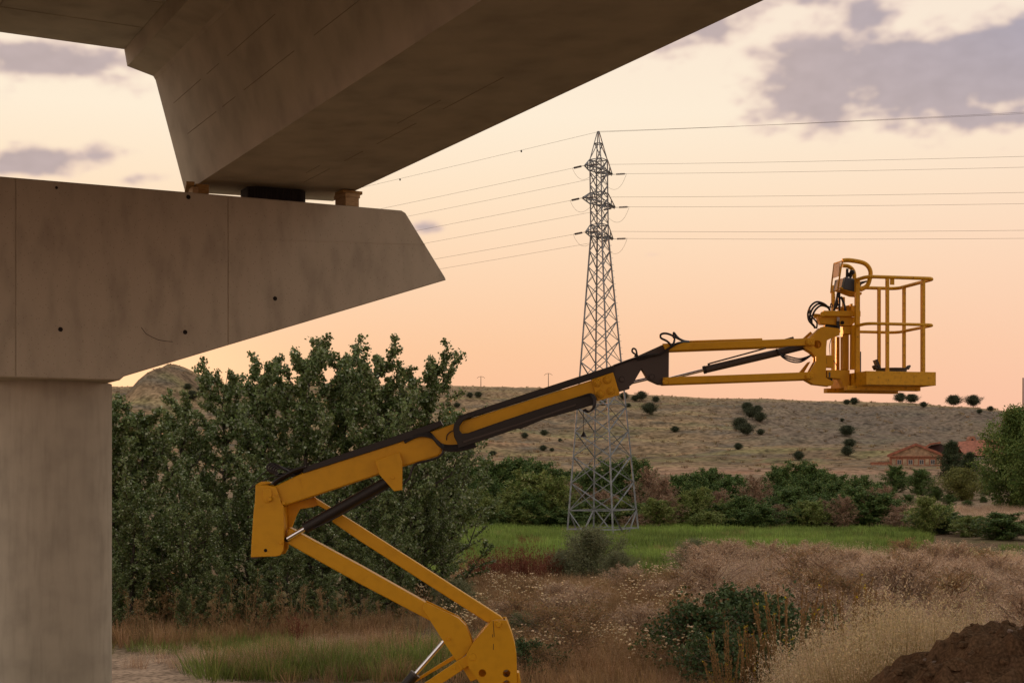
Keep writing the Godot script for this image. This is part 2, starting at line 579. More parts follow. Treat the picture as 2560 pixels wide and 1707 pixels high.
func hill_h(x: float, d: float) -> float:
	var p := 1280.0 + 3555.0 * x / d
	var i := 0
	while i < crest.size() - 2 and p > crest[i + 1][0]:
		i += 1
	var k := clampf((p - crest[i][0]) / (crest[i + 1][0] - crest[i][0]), 0.0, 1.0)
	k = k * k * (3.0 - 2.0 * k)
	var py := lerpf(crest[i][1], crest[i + 1][1], k)
	var top := (1180.0 - py) / 3555.0 * 560.0 + 0.4
	var t := clampf((d - 232.0) / 328.0, 0.0, 1.0)
	var y := top * (t * 0.62 + 0.38 * t * t * (3.0 - 2.0 * t))
	y += (g3.get_noise_2d(x, d) * 5.0 + g4.get_noise_2d(x, d * 1.5) * 2.2) * t * (1.0 - t) * 2.2
	y += g4.get_noise_2d(x * 3.0, d * 3.0) * 0.6 * t
	# banks of old terraces
	y += 0.9 * sin(d * 0.13 + g3.get_noise_2d(x, d) * 6.0) * t * (1.0 - t) * 2.0
	if d > 560.0:
		y -= (d - 560.0) * 0.055
	# the knoll on the left
	y += 12.5 * exp(-pow((x + 97.0) / (7.5 if x < -97.0 else 15.0), 2.0) - pow((d - 400.0) / 35.0, 2.0))
	return y

func mixc(a: Color, b: Color, t: float) -> Color:
	return a.lerp(b, clampf(t, 0.0, 1.0))

func ground_col(x: float, z: float) -> Color:
	var d := -z
	var p := 1280.0 + 3555.0 * x / maxf(d, 1.0)
	var n := g1.get_noise_2d(x * 2.0, z * 2.0)
	var m := g2.get_noise_2d(x, z)
	var k := mixc(Color(0.20, 0.135, 0.085), Color(0.27, 0.20, 0.125), 0.5 + n)
	if d > 25.0:
		# weedy flat
		k = mixc(k, Color(0.17, 0.15, 0.07), smoothstep(0.0, 0.5, g4.get_noise_2d(x * 1.5, z * 1.5) + 0.2))
	# the green field
	var f := smoothstep(55.0, 62.0, d + n * 8.0) * (1.0 - smoothstep(97.0, 104.0, d)) * smoothstep(960.0, 1100.0, p) * (1.0 - smoothstep(2000.0, 2300.0, p + n * 200.0))
	k = mixc(k, Color(0.13, 0.175, 0.045), f)
	k = mixc(k, Color(0.36, 0.26, 0.17), smoothstep(96.0, 112.0, d) * (1.0 - f))
	# sandy works ground under the bridge
	k = mixc(k, Color(0.46, 0.34, 0.235), (1.0 - smoothstep(19.0, 25.0, d + n * 4.0)) * (1.0 - smoothstep(1.2, 3.0, x)))
	# trampled sand below the column
	var s := smoothstep(34.0, 30.0, d + n * 3.0 + m * 2.0) * smoothstep(20.0, 24.0, d) * (1.0 - smoothstep(520.0, 760.0, p + m * 120.0))
	k = mixc(k, Color(0.50, 0.36, 0.25), s)
	return k

func hill_col(x: float, z: float) -> Color:
	var d := -z
	var p := 1280.0 + 3555.0 * x / d
	var a := g3.get_noise_2d(x * 1.3, d * 2.6 + 300.0)
	var b := g4.get_noise_2d(x * 1.2, d * 2.0 + 90.0)
	var k := mixc(Color(0.40, 0.275, 0.155), Color(0.25, 0.18, 0.115), 0.5 + a * 1.8)
	k = mixc(k, Color(0.20, 0.17, 0.125), smoothstep(0.05, 0.45, b))
	k = mixc(k, Color(0.33, 0.30, 0.13), smoothstep(0.1, 0.4, g3.get_noise_2d(x * 2.0 + 500.0, d * 5.0)) * 0.6)
	# paths and old terrace edges
	var band := sin(d * 0.105 + g3.get_noise_2d(x * 1.2, d) * 5.0)
	k = mixc(k, Color(0.50, 0.36, 0.21), smoothstep(0.80, 0.97, band) * 0.45)
	k = mixc(k, Color(0.17, 0.135, 0.085), smoothstep(0.75, 0.98, -band) * 0.35)
	# greyer slope to the right, ploughed strip at its foot, stubble on the brow
	k = mixc(k, Color(0.215, 0.175, 0.14), smoothstep(1650.0, 2000.0, p) * smoothstep(300.0, 330.0, d) * (1.0 - smoothstep(490.0, 535.0, d)) * 0.75)
	k = mixc(k, Color(0.42, 0.265, 0.175), (1.0 - smoothstep(232.0, 262.0, d + a * 20.0)) * 0.85)
	k = mixc(k, Color(0.46, 0.33, 0.19), smoothstep(505.0, 540.0, d + a * 25.0) * 0.8)
	k = mixc(k, Color(0.40, 0.20, 0.12), smoothstep(0.30, 0.5, g4.get_noise_2d(x * 1.6 + 70.0, d * 3.0 - 40.0)) * (1.0 - smoothstep(300.0, 330.0, d)) * 0.6)
	return k

func sheet(rows: Array, half0: float, grow: float, cols: int, hill: bool) -> MB:
	var mb := MB.new()
	var pts := []
	for r in rows:
		var line := []
		for i in cols + 1:
			var t := 2.0 * i / cols - 1.0
			var x := (half0 + grow * maxf(r, 0.0)) * (0.35 * t + 0.65 * t * t * t if not hill else 0.6 * t + 0.4 * t * t * t)
			line.append(Vector3(x, ground_h(x, -r), -r))
		pts.append(line)
	var nor := []
	for j in pts.size():
		var line := []
		for i in cols + 1:
			var a: Vector3 = pts[j][mini(i + 1, cols)] - pts[j][maxi(i - 1, 0)]
			var b: Vector3 = pts[mini(j + 1, pts.size() - 1)][i] - pts[maxi(j - 1, 0)][i]
			var q := a.cross(b).normalized()
			line.append(q if q.y > 0.0 else -q)
		nor.append(line)
	for j in pts.size() - 1:
		for i in cols:
			for k in [[j, i, j + 1, i + 1, j, i + 1], [j, i, j + 1, i, j + 1, i + 1]]:
				for q in [[k[0], k[1]], [k[2], k[3]], [k[4], k[5]]]:
					var p: Vector3 = pts[q[0]][q[1]]
					mb.v.append(p)
					mb.n.append(nor[q[0]][q[1]])
					mb.c.append(hill_col(p.x, p.z) if hill else ground_col(p.x, p.z))
	return mb

func terrain() -> void:
	var rows := []
	var d := -60.0
	while d < 231.0:
		rows.append(d)
		d += 10.0 if d < -10.0 else (1.0 if d < 24.0 else 0.55 + (d - 24.0) * 0.02)
	rows.append(232.0)
	struct("ground", sheet(rows, 70.0, 1.1, 150, false), M.soil, "weedy brown flat with a green field below the bridge")
	rows = [232.0]
	while d < 640.0:
		d += 4.0
		rows.append(d)
	while d < 1500.0:
		d += 40.0
		rows.append(d)
	struct("hills", sheet(rows, 70.0, 1.1, 300, true), M.hill_soil, "long dry grass hill under the evening sky")
	# spoil heap at the lower right
	var rng := RandomNumberGenerator.new()
	rng.seed = 5
	var mb := MB.new()
	var hn := noise(7, 1.6, 5)
	var hn2 := noise(9, 6.0, 3)
	var nx := 110
	var nz := 90
	var grid := []
	for j in nz + 1:
		var line := []
		for i in nx + 1:
			var x := 1.7 + 5.2 * i / nx
			var z := -7.2 - 4.6 * j / nz
			# crest climbs to the right, falls off to every side
			var top := 2.38 + 0.56 * smoothstep(2.0, 3.5, x) + 0.25 * smoothstep(3.4, 6.0, x)
			var e := absf(-z - 9.6) / 2.0
			var y := top - 1.15 * e * e
			y -= 1.3 * smoothstep(2.6, 1.7, x)
			y += hn.get_noise_2d(x, z) * 0.17 + absf(hn2.get_noise_2d(x, z)) * 0.09
			var gh := ground_h(x, z) - 0.12
			line.append(Vector3(x, maxf(y, gh), z))
		grid.append(line)
	for j in nz:
		for i in nx:
			var p: Vector3 = grid[j][i]
			var t := 0.5 + hn.get_noise_2d(p.x * 2.0, p.z * 2.0)
			mb.col = mixc(Color(0.20, 0.122, 0.07), Color(0.33, 0.21, 0.125), t)
			mb.quad(grid[j][i], grid[j][i + 1], grid[j + 1][i + 1], grid[j + 1][i], Vector3.UP)
	var heap := struct("earth_heap", mb, M.turned_earth, "heap of freshly dug brown earth at the lower right")
	# clods and stones on it
	var clods := []
	for s in 3:
		clods.append(rock(30 + s))
	for k in 260:
		var x := rng.randf_range(2.1, 4.6)
		var z := -rng.randf_range(7.6, 10.2)
		var i := clampi(int((x - 1.7) / 5.2 * nx), 0, nx)
		var j := clampi(int((-z - 7.2) / 4.6 * nz), 0, nz)
		var p: Vector3 = grid[j][i]
		var s := rng.randf_range(0.012, 0.04) if k > 30 or k % 9 == 0 else rng.randf_range(0.04, 0.08)
		var o := part(heap, "clod" if k % 9 else "stone", clods[k % 3], M.turned_earth if k % 9 else M.stone, p + Vector3(0, s * 0.25, 0))
		o.scale = Vector3(s * rng.randf_range(0.8, 1.4), s * rng.randf_range(0.6, 0.9), s)
		o.rotation.y = rng.randf() * TAU

func rock(s: int) -> ArrayMesh:
	var mb := MB.new()
	var rn := noise(s, 0.9, 2)
	mb.col = Color(0.27, 0.17, 0.10)
	var f := func(u: int, w: int) -> Vector3:
		var a := TAU * u / 7.0
		var b := PI * (w / 5.0 - 0.5)
		var q := Vector3(cos(a) * cos(b), sin(b), sin(a) * cos(b))
		return q * (1.0 + 0.55 * rn.get_noise_3dv(q * 1.7))
	for u in 7:
		for w in 5:
			var a: Vector3 = f.call(u, w)
			mb.quad(a, f.call((u + 1) % 7, w), f.call((u + 1) % 7, w + 1), f.call(u, w + 1), a)
	return mb.mesh()

# ---------------------------------------------------------------- bridge
func bridge() -> void:
	var turn := deg_to_rad(28.13)
	var base := Vector3(-7.2, 0, -20.0)
	# hammerhead pier
	var pier := thing("bridge_pier", "round grey concrete bridge pier with a tapering crosshead", "bridge pier", base, "", turn)
	var sc := 0.95
	var mb := MB.new()
	mb.tube([Vector3(sc, -0.4, -1.3), Vector3(sc, 5.345, -1.3)], 0.86, 0.86, 64)
	part(pier, "column", mb, M.concrete)
	# formwork rings left on the column as slight ridges
	for y in [1.15, 3.6]:
		mb = MB.new()
		mb.tube([Vector3(sc, y, -1.3), Vector3(sc, y + 0.010, -1.3)], 0.863, 0.863, 64)
		part(pier, "pour_joint", mb, M.concrete)
	# crosshead in casting bays, V grooves between them
	var top := func(s: float) -> float: return 8.16 + 0.0097 * s
	var bot := func(s: float) -> float: return 5.34 if s < 1.70 else 5.40 + (s - 1.72) * 0.3352
	var cuts := [-5.2, -1.75, 0.205, 3.28, 6.94]
	for i in 4:
		var a: float = cuts[i]
		var b: float = cuts[i + 1]
		mb = MB.new()
		var p := PackedVector2Array()
		if i == 0:
			p = PackedVector2Array([Vector2(-5.0, 7.12), Vector2(b, 5.9), Vector2(b, top.call(b)), Vector2(-4.3, 8.11)])
		elif i == 1:
			p = PackedVector2Array([Vector2(a, 5.9), Vector2(-0.1, 5.34), Vector2(b, 5.34), Vector2(b, top.call(b)), Vector2(a, top.call(a))])
		elif i == 2:
			p = PackedVector2Array([Vector2(a, 5.34), Vector2(1.66, 5.345), Vector2(1.72, 5.40), Vector2(b, bot.call(b)), Vector2(b, top.call(b)), Vector2(a, top.call(a))])
		else:
			p = PackedVector2Array([Vector2(a, bot.call(a)), Vector2(6.94, 7.145), Vector2(6.93, 7.18), Vector2(6.22, 8.18), Vector2(6.15, 8.215), Vector2(a, top.call(a))])
		mb.extrude(p, -2.6, 0.0, 0.014)
		part(pier, "crosshead", mb, M.cap_concrete)
	# tie holes: flat discs, the shade inside them painted near-black
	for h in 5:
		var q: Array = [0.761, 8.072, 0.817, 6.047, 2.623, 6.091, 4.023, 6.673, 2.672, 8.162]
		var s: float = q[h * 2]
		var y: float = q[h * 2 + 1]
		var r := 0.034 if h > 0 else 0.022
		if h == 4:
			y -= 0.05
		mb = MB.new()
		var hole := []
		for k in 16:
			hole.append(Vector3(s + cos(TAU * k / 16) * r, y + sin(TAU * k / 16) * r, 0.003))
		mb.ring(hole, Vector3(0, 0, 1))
		part(pier, "painted_tie_hole", mb, M.recess_shade)
	# horizontal pour line on the end bay
	mb = MB.new()
	mb.bar(Vector3(3.32, 7.54, 0.001), Vector3(6.56, 7.70, 0.001), 0.008, 0.006)
	part(pier, "pour_line", mb, M.cap_concrete)
	# hairline crack
	mb = MB.new()
	var cr := [[384, 800], [395, 815], [410, 823], [425, 829], [440, 831], [458, 832]]
	var last := Vector3.ZERO
	for k in cr.size():
		var s2: float = 1.97 + (cr[k][0] - 384.0) * 0.0063
		var q2 := Vector3(s2, 6.13 - (cr[k][1] - 800.0) * 0.006, 0.001)
		if k > 0:
			mb.bar(last, q2, 0.007, 0.004)
		last = q2
	part(pier, "crack", mb, M.recess_shade)

	# trough girders
	var prof := [1.993, 10.559, 2.042, 10.287, 2.444, 10.185, 2.481, 10.128, 2.949, 8.420]
	for g in 2:
		var gd := thing("bridge_girder", "pale concrete trough girder resting on the pier's bearing and timber blocks" if g == 0 else "second concrete trough girder on the pier's far arm, out at the left", "bridge girder", base, "bridge girders", turn)
		mb = MB.new()
		var L: Array = []
		for i in range(0, prof.size(), 2):
			L.append(Vector2(prof[i], prof[i + 1]))
		var cx := 4.19
		var pts := PackedVector2Array(L)
		var R := PackedVector2Array()
		for q3 in L:
			R.append(Vector2(2.0 * cx - q3.x, q3.y + 0.04 * (0.0 if q3.y > 9.5 else 2.0)))
		for i in range(R.size() - 1, -1, -1):
			pts.append(R[i])
		if g == 1:
			for i in pts.size():
				pts[i].x = 2.0 * sc - pts[i].x
				if pts[i].y < 9.0:
					pts[i].y = 8.42
		mb.extrude(pts, -1.2, 36.0, 0.0)
		part(gd, "girder_body", mb, M.girder_concrete)
		if g == 0:
			# board lines left by the formwork
			var web := [Vector2(prof[6], prof[7]), Vector2(prof[8], prof[9])]
			for t in [0.28, 0.58]:
				var w: Vector2 = web[0].lerp(web[1], t)
				for sg in [[-0.9, 0.6], [0.9, 1.5], [1.9, 3.9], [4.6, 6.4]]:
					mb = MB.new()
					mb.bar(Vector3(w.x - 0.001, w.y, sg[0] + t), Vector3(w.x - 0.001, w.y, sg[1] + t), 0.006, 0.006)
					part(gd, "board_line", mb, M.form_line)
			var st := [Vector3(4.42, 0.2, 1.3), Vector3(4.20, 0.9, 1.5), Vector3(4.42, 1.9, 2.6), Vector3(4.42, 3.1, 4.4), Vector3(4.20, 4.3, 5.6), Vector3(4.42, 5.2, 6.8)]
			for q4 in st:
				mb = MB.new()
				var yy: float = 8.418 + (q4.x - 2.95) * 0.034
				mb.bar(Vector3(q4.x, yy, q4.y), Vector3(q4.x, yy, q4.z), 0.009, 0.009)
				part(gd, "board_line", mb, M.form_line)
	# deck: precast planks between the girders, slab over all
	var deck := thing("bridge_deck", "concrete bridge deck of precast planks spanning between the girders", "bridge deck", base, "", turn)
	for k in 24:
		mb = MB.new()
		var z0 := -1.2 + k * 1.24
		mb.extrude(PackedVector2Array([Vector2(-0.02, z0 + 0.008), Vector2(2.0 - 0.004, z0 + 0.008), Vector2(2.0 - 0.004, z0 + 1.232), Vector2(-0.02, z0 + 1.232)]), 0.0, 0.14, 0.012)
		# built lying in x,z
		for i in mb.v.size():
			mb.v[i] = Vector3(mb.v[i].x, 10.535 + mb.v[i].z, mb.v[i].y)
			mb.n[i] = Vector3(mb.n[i].x, mb.n[i].z, mb.n[i].y)
		for i in range(0, mb.v.size(), 3):
			var q5 := mb.v[i]
			mb.v[i] = mb.v[i + 1]
			mb.v[i + 1] = q5
		part(deck, "plank", mb, M.girder_concrete)
	mb = MB.new()
	mb.box(Vector3(-5.2, 10.70, -1.15), Vector3(7.1, 10.92, 36.0), 0.02)
	part(deck, "slab", mb, M.girder_concrete)
	for x in [[7.1, 7.4], [-5.5, -5.2]]:
		mb = MB.new()
		mb.box(Vector3(x[0], 10.72, -1.15), Vector3(x[1], 11.9, 36.0), 0.02)
		part(deck, "edge_beam", mb, M.girder_concrete)

	# bearing, its mortar bed and the timber packing
	var bear := thing("bridge_bearing", "dark ribbed elastomer bearing between the crosshead and the girder", "bearing", base, "", turn)
	mb = MB.new()
	mb.extrude(pv([3.80, -0.85, 4.60, -0.85, 4.66, -0.8, 4.66, -0.40, 4.60, -0.35, 3.80, -0.35, 3.72, -0.42, 3.72, -0.78]), 8.245, 8.455, 0.0)
	for i in mb.v.size():
		mb.v[i] = Vector3(mb.v[i].x, mb.v[i].z, mb.v[i].y)
		mb.n[i] = Vector3(mb.n[i].x, mb.n[i].z, mb.n[i].y)
	for i in range(0, mb.v.size(), 3):
		var q6 := mb.v[i]
		mb.v[i] = mb.v[i + 1]
		mb.v[i + 1] = q6
	part(bear, "pad", mb, M.bearing_rubber)
	for k in 18:
		mb = MB.new()
		mb.bar(Vector3(3.82 + k * 0.044, 8.25, -0.348), Vector3(3.82 + k * 0.044, 8.45, -0.348), 0.018, 0.016)
		part(bear, "rib", mb, M.bearing_rubber)
	mb = MB.new()
	mb.box(Vector3(3.6, 8.18, -0.95), Vector3(4.80, 8.245, -0.27), 0.008)
	part(bear, "bedding", mb, M.girder_concrete)
	var blocks := [
		["timber_beam", "yellowish timber beam laid flat under the girder's near corner", Vector3(2.86, 8.185, -0.75), Vector3(3.06, 8.345, -0.08), "timber", -0.16],
		["timber_plank", "short timber plank lying on the beam at the girder's near corner", Vector3(2.72, 8.30, -0.62), Vector3(2.84, 8.36, -0.04), "timber", -0.22],
		["timber_offcut", "pale timber offcut standing beside the beam at the girder's near corner", Vector3(2.76, 8.185, -0.30), Vector3(2.85, 8.295, -0.08), "timber_pale", 0.0],
		["timber_block", "pale timber block at the bottom of the far packing stack", Vector3(5.18, 8.215, -0.42), Vector3(5.42, 8.36, -0.05), "timber_pale", 0.1],
		["timber_block", "thin timber block in the middle of the far packing stack", Vector3(5.17, 8.362, -0.44), Vector3(5.44, 8.425, -0.06), "timber_pale", 0.14],
		["timber_wedge", "flat timber wedge on top of the far packing stack", Vector3(5.16, 8.427, -0.40), Vector3(5.50, 8.475, -0.08), "timber", 0.05],
	]
	for b in blocks:
		var lo: Vector3 = b[2]
		var hi: Vector3 = b[3]
		var mid := Vector3((lo.x + hi.x) / 2.0, lo.y, (lo.z + hi.z) / 2.0)
		mb = MB.new()
		mb.box(lo - mid, hi - mid, 0.006)
		var o := MeshInstance3D.new()
		o.name = numbered(b[0])
		o.mesh = mb.mesh()
		o.material_override = M[b[4]]
		add_child(o)
		o.transform = Transform3D(Basis(Vector3.UP, turn), base) * Transform3D(Basis(Vector3.UP, b[5]), mid)
		meta(o, b[1], "timber", "timber packing on the crosshead")

# ---------------------------------------------------------------- far buildings
func wall_box(parent: Node, called: String, lo: Vector3, hi: Vector3, m: Material) -> MeshInstance3D:
	var mb := MB.new()
	mb.box(lo, hi, 0.0)
	return part(parent, called, mb, m)

func window_in(parent: Node, x: float, y: float, w: float, h: float, z: float) -> void:
	var f := wall_box(parent, "window", Vector3(x - w / 2 - 0.08, y - 0.08, z), Vector3(x + w / 2 + 0.08, y + h + 0.08, z + 0.06), M.window_frame)
	wall_box(f, "pane", Vector3(x - w / 2, y, z + 0.062), Vector3(x - 0.04, y + h, z + 0.08), M.window_glass)
	wall_box(f, "pane", Vector3(x + 0.04, y, z + 0.062), Vector3(x + w / 2, y + h, z + 0.08), M.window_glass)
	wall_box(f, "sill", Vector3(x - w / 2 - 0.15, y - 0.2, z), Vector3(x + w / 2 + 0.15, y - 0.09, z + 0.16), M.stone_panel)

func far_buildings() -> void:
	var d := 258.0
	# gabled brick works
	var c := 0.2844 * d
	var b := thing("brick_building", "old brick factory building with a triangular pediment and small windows", "building", Vector3(c, 2.2, -d), "", -0.27)
	var hw := 4.65
	var ev: float = 6.90 - 2.2
	var ap: float = 9.15 - 2.2
	var mb := MB.new()
	mb.extrude(pv([-hw, -1.0, hw, -1.0, hw, ev, -hw, ev]), -14.0, 0.0)
	part(b, "wall", mb, M.brick_wall)
	mb = MB.new()
	mb.extrude(pv([-hw, ev + 0.002, hw, ev + 0.002, 0.0, ap - 0.25]), -0.8, 0.02)
	part(b, "pediment", mb, M.render_wall)
	mb = MB.new()
	mb.extrude(pv([-hw - 0.45, ev + 0.05, -hw - 0.3, ev - 0.15, hw + 0.3, ev - 0.15, hw + 0.45, ev + 0.05]), -0.3, 0.34)
	part(b, "cornice", mb, M.brick_wall)
	for s in [-1.0, 1.0]:
		mb = MB.new()
		mb.extrude(pv([s * (hw + 0.5), ev + 0.03, s * (hw + 0.35), ev + 0.33, 0.0, ap + 0.12, 0.0, ap - 0.30, s * (hw - 0.1), ev + 0.06]), -14.0, 0.36)
		part(b, "roof", mb, M.roof_tile)
	mb = MB.new()
	mb.extrude(circle(0.05, ap - 1.25, 0.16, 12, 0.32), 0.03, 0.09)
	part(b, "niche", mb, M.stone_panel)
	wall_box(b, "string_course", Vector3(-hw - 0.06, 2.98, 0.0), Vector3(hw + 0.06, 3.12, 0.10), M.brick_wall)
	for k in 5:
		var x := -3.9 + k * 1.95
		wall_box(b, "stone_panel", Vector3(x - 0.33, 3.14, 0.0), Vector3(x + 0.33, 4.2, 0.07), M.stone_panel)
		wall_box(b, "stone_panel", Vector3(x - 0.33, 1.5, 0.0), Vector3(x + 0.33, 2.96, 0.07), M.stone_panel)
	for k in 4:
		window_in(b, -2.93 + k * 1.95, 3.28, 0.62, 0.72, 0.0)
		window_in(b, -2.93 + k * 1.95, 1.55, 0.62, 1.1, 0.0)
	# lower annex with the grey shutter
	var an := thing("brick_annex", "low flat-roofed brick annex with a grey roller shutter", "building", Vector3(0.2599 * 255.0, 2.2, -255.0), "", -0.25)
	var ah: float = 5.65 - 2.2
	wall_box(an, "wall", Vector3(-1.85, -1, -6), Vector3(1.80, ah, 0), M.brick_wall)
	wall_box(an, "parapet", Vector3(-1.9, ah + 0.002, -6), Vector3(1.85, ah + 0.14, 0.05), M.roof_tile)
	wall_box(an, "shutter", Vector3(-1.4, -0.5, 0.002), Vector3(1.2, ah - 1.5, 0.05), M.shutter_grey)
	# roofless wall with openings
	var ru := thing("ruined_wall", "long low ruined wall with pale bays beside the brick annex", "wall", Vector3(0.2377 * 262.0, 2.2, -262.0), "", -0.22)
	var rh: float = 4.59 - 2.2
	wall_box(ru, "wall", Vector3(-4.6, -1, -0.5), Vector3(4.2, rh - 0.25, 0), M.ruin_wall)
	wall_box(ru, "coping", Vector3(-4.6, rh - 0.248, -0.5), Vector3(4.2, rh, 0.03), M.brick_wall)
	for x in [[-1.6, 0.4], [2.6, 4.0]]:
		wall_box(ru, "bay", Vector3(x[0], -0.5, 0.002), Vector3(x[1], rh - 0.4, 0.05), M.white_wall)
	for x in [[-0.75 + 1.5, 2.3]]:
		wall_box(ru, "opening", Vector3(x[0], -0.5, 0.002), Vector3(x[1], rh - 0.45, 0.02), M.shutter_grey)
	# hall with the collapsed tiled roof
	var hd := 285.0
	var ha := thing("tiled_hall", "long hall behind the brick building, its red tiled roof partly collapsed", "building", Vector3(0.3150 * hd, 3.0, -hd), "", -0.25)
	var ry: float = 10.65 - 3.0
	wall_box(ha, "wall", Vector3(-1.0, -2, -9), Vector3(14.0, ry - 3.6, 0), M.white_wall)
	mb = MB.new()
	mb.quad(Vector3(-0.6, ry - 0.5, -4.5), Vector3(6.0, ry, -4.5), Vector3(6.4, ry - 3.4, 0.6), Vector3(0.8, ry - 3.2, 0.6), Vector3(0, 1, 0.7))
	mb.quad(Vector3(6.0, ry, -4.5), Vector3(14.5, ry - 0.2, -4.5), Vector3(14.5, ry - 3.5, 0.6), Vector3(6.4, ry - 3.4, 0.6), Vector3(0, 1, 0.7))
	mb.quad(Vector3(-0.6, ry - 0.55, -4.5), Vector3(14.5, ry - 0.25, -4.5), Vector3(14.5, ry - 3.5, -9.6), Vector3(-0.6, ry - 3.5, -9.6), Vector3(0, 1, -0.7))
	part(ha, "roof", mb, M.roof_tile)
	for k in 3:
		wall_box(ha, "window", Vector3(2.0 + k * 3.2, ry - 5.0, 0.002), Vector3(3.3 + k * 3.2, ry - 4.0, 0.05), M.shutter_grey)
	# open gable with its trusses
	var tr := thing("open_gable", "dark open gable end with bare roof trusses behind the pediment", "gable", Vector3(0.3010 * 280.0, 3.0, -280.0), "", -0.28)
	var ty: float = 9.67 - 3.0
	mb = MB.new()
	mb.extrude(pv([-4.0, ty - 1.9, 4.4, ty - 2.4, 4.4, -2.0, -4.0, -2.0]), -4.0, -0.5)
	part(tr, "wall", mb, M.ruin_wall)
	mb = MB.new()
	mb.extrude(pv([-4.0, ty - 1.898, -1.6, ty - 0.3, 0.2, ty, 2.0, ty - 0.6, 4.4, ty - 2.398]), -3.2, -2.8)
	part(tr, "inner_gable", mb, M.dark_timber)
	for k in 5:
		mb = MB.new()
		mb.bar(Vector3(0.2, ty - 2.0, -1.0), Vector3(-2.8 + k * 1.4, ty - 0.3 - absf(k - 2) * 0.55, -1.0), 0.14, 0.14)
		part(tr, "truss", mb, M.dark_timber)
	mb = MB.new()
	mb.extrude(pv([-4.2, ty - 1.9, -1.7, ty - 0.25, 0.2, ty + 0.06, 0.2, ty + 0.3, -1.8, ty + 0.02, -4.4, ty - 1.7]), -4.0, 0.3)
	part(tr, "roof", mb, M.roof_tile)
	# white house higher up by the big tree
	var wd := 300.0
	var wh := thing("white_house", "small white house with an orange tiled roof above the big tree", "house", Vector3(0.3553 * wd, 8.0, -wd))
	var wy: float = 13.96 - 8.0
	wall_box(wh, "wall", Vector3(-2.0, -3, -5), Vector3(5.0, wy, 0), M.white_wall)
	mb = MB.new()
	mb.extrude(pv([-2.4, wy + 0.002, 5.4, wy + 0.002, 1.5, wy + 1.6]), -5.3, 0.3)
	part(wh, "roof", mb, M.roof_tile)
	wall_box(wh, "window", Vector3(-1.2, wy - 1.4, 0.002), Vector3(-0.4, wy - 0.5, 0.05), M.shutter_grey)
	# little brick kiln on the slope
	var kx: float = 0.3238 * 330.0
	var kl := thing("brick_kiln", "tiny brick kiln mouth in the hillside above the tiled hall", "kiln", Vector3(kx, ground_h(kx, -330.0), -330.0))
	mb = MB.new()
	mb.extrude(pv([-0.9, -1.0, 0.9, -1.0, 0.85, 1.3, 0.5, 1.9, -0.5, 1.9, -0.85, 1.3]), -1.5, 0.3)
	part(kl, "wall", mb, M.brick_wall)
	mb = MB.new()
	mb.extrude(circle(0.0, 0.75, 0.3, 12, 0.6), 0.302, 0.34)
	part(kl, "mouth", mb, M.dark_timber)

# ---------------------------------------------------------------- pylon and wires
var PY := 89.0

func pyl(y: float, k: int) -> Vector3:
	var r := 0.565
	if y < 18.75:
		r = lerpf(2.33, 0.565, y / 18.75)
	elif y > 23.53:
		r = lerpf(0.565, 0.05, (y - 23.53) / 1.8)
	var a := deg_to_rad(-11.5) + k * PI / 2.0
	return Vector3(cos(a) * r, y, sin(a) * r)

func member(parent: Node, called: String, p: Vector3, q: Vector3, w: float) -> void:
	var mb := MB.new()
	var d := (q - p).normalized()
	var s := d.cross(Vector3(p.x + q.x, 0, p.z + q.z).normalized())
	if s.length() < 0.1:
		s = d.cross(Vector3.UP)
	s = s.normalized()
	var t := s.cross(d).normalized()
	# an angle section
	for k in [[s, t], [t, s]]:
		var a: Vector3 = k[0] * w
		var o: Vector3 = k[1] * w * 0.14
		mb.quad(p, p + a, q + a, q, k[1])
		mb.quad(p - o, p + a - o, q + a - o, q - o, -k[1])
		mb.quad(p + a, p + a - o, q + a - o, q + a, k[0])
	part(parent, called, mb, M.galvanised_steel)

func wire(called: String, label: String, cat: String, a: Vector3, b: Vector3, sag: float, r: float, group: String) -> MeshInstance3D:
	var pts := []
	var n := 40
	for i in n + 1:
		var t := float(i) / n
		t = t * t if called == "overhead_wire" else t
		pts.append(a.lerp(b, t) - a - Vector3(0, 4.0 * sag * t * (1.0 - t), 0))
	var mb := MB.new()
	mb.tube(pts, r, r, 5)
	var o := MeshInstance3D.new()
	o.name = numbered(called)
	o.mesh = mb.mesh()
	o.material_override = M.conductor if cat == "power line" else M.dull_wire
	add_child(o)
	o.position = a
	meta(o, label, cat, group)
	return o

func insulator(parent: Node, p: Vector3, q: Vector3) -> void:
	var mb := MB.new()
	var d := (q - p).normalized()
	mb.tube([p, q], 0.014, 0.014, 6)
	for k in 7:
		var m := p.lerp(q, 0.32 + 0.085 * k)
		mb.tube([m, m + d * 0.015, m + d * 0.045], 0.07, 0.045, 10)
	part(parent, "insulator", mb, M.insulator)

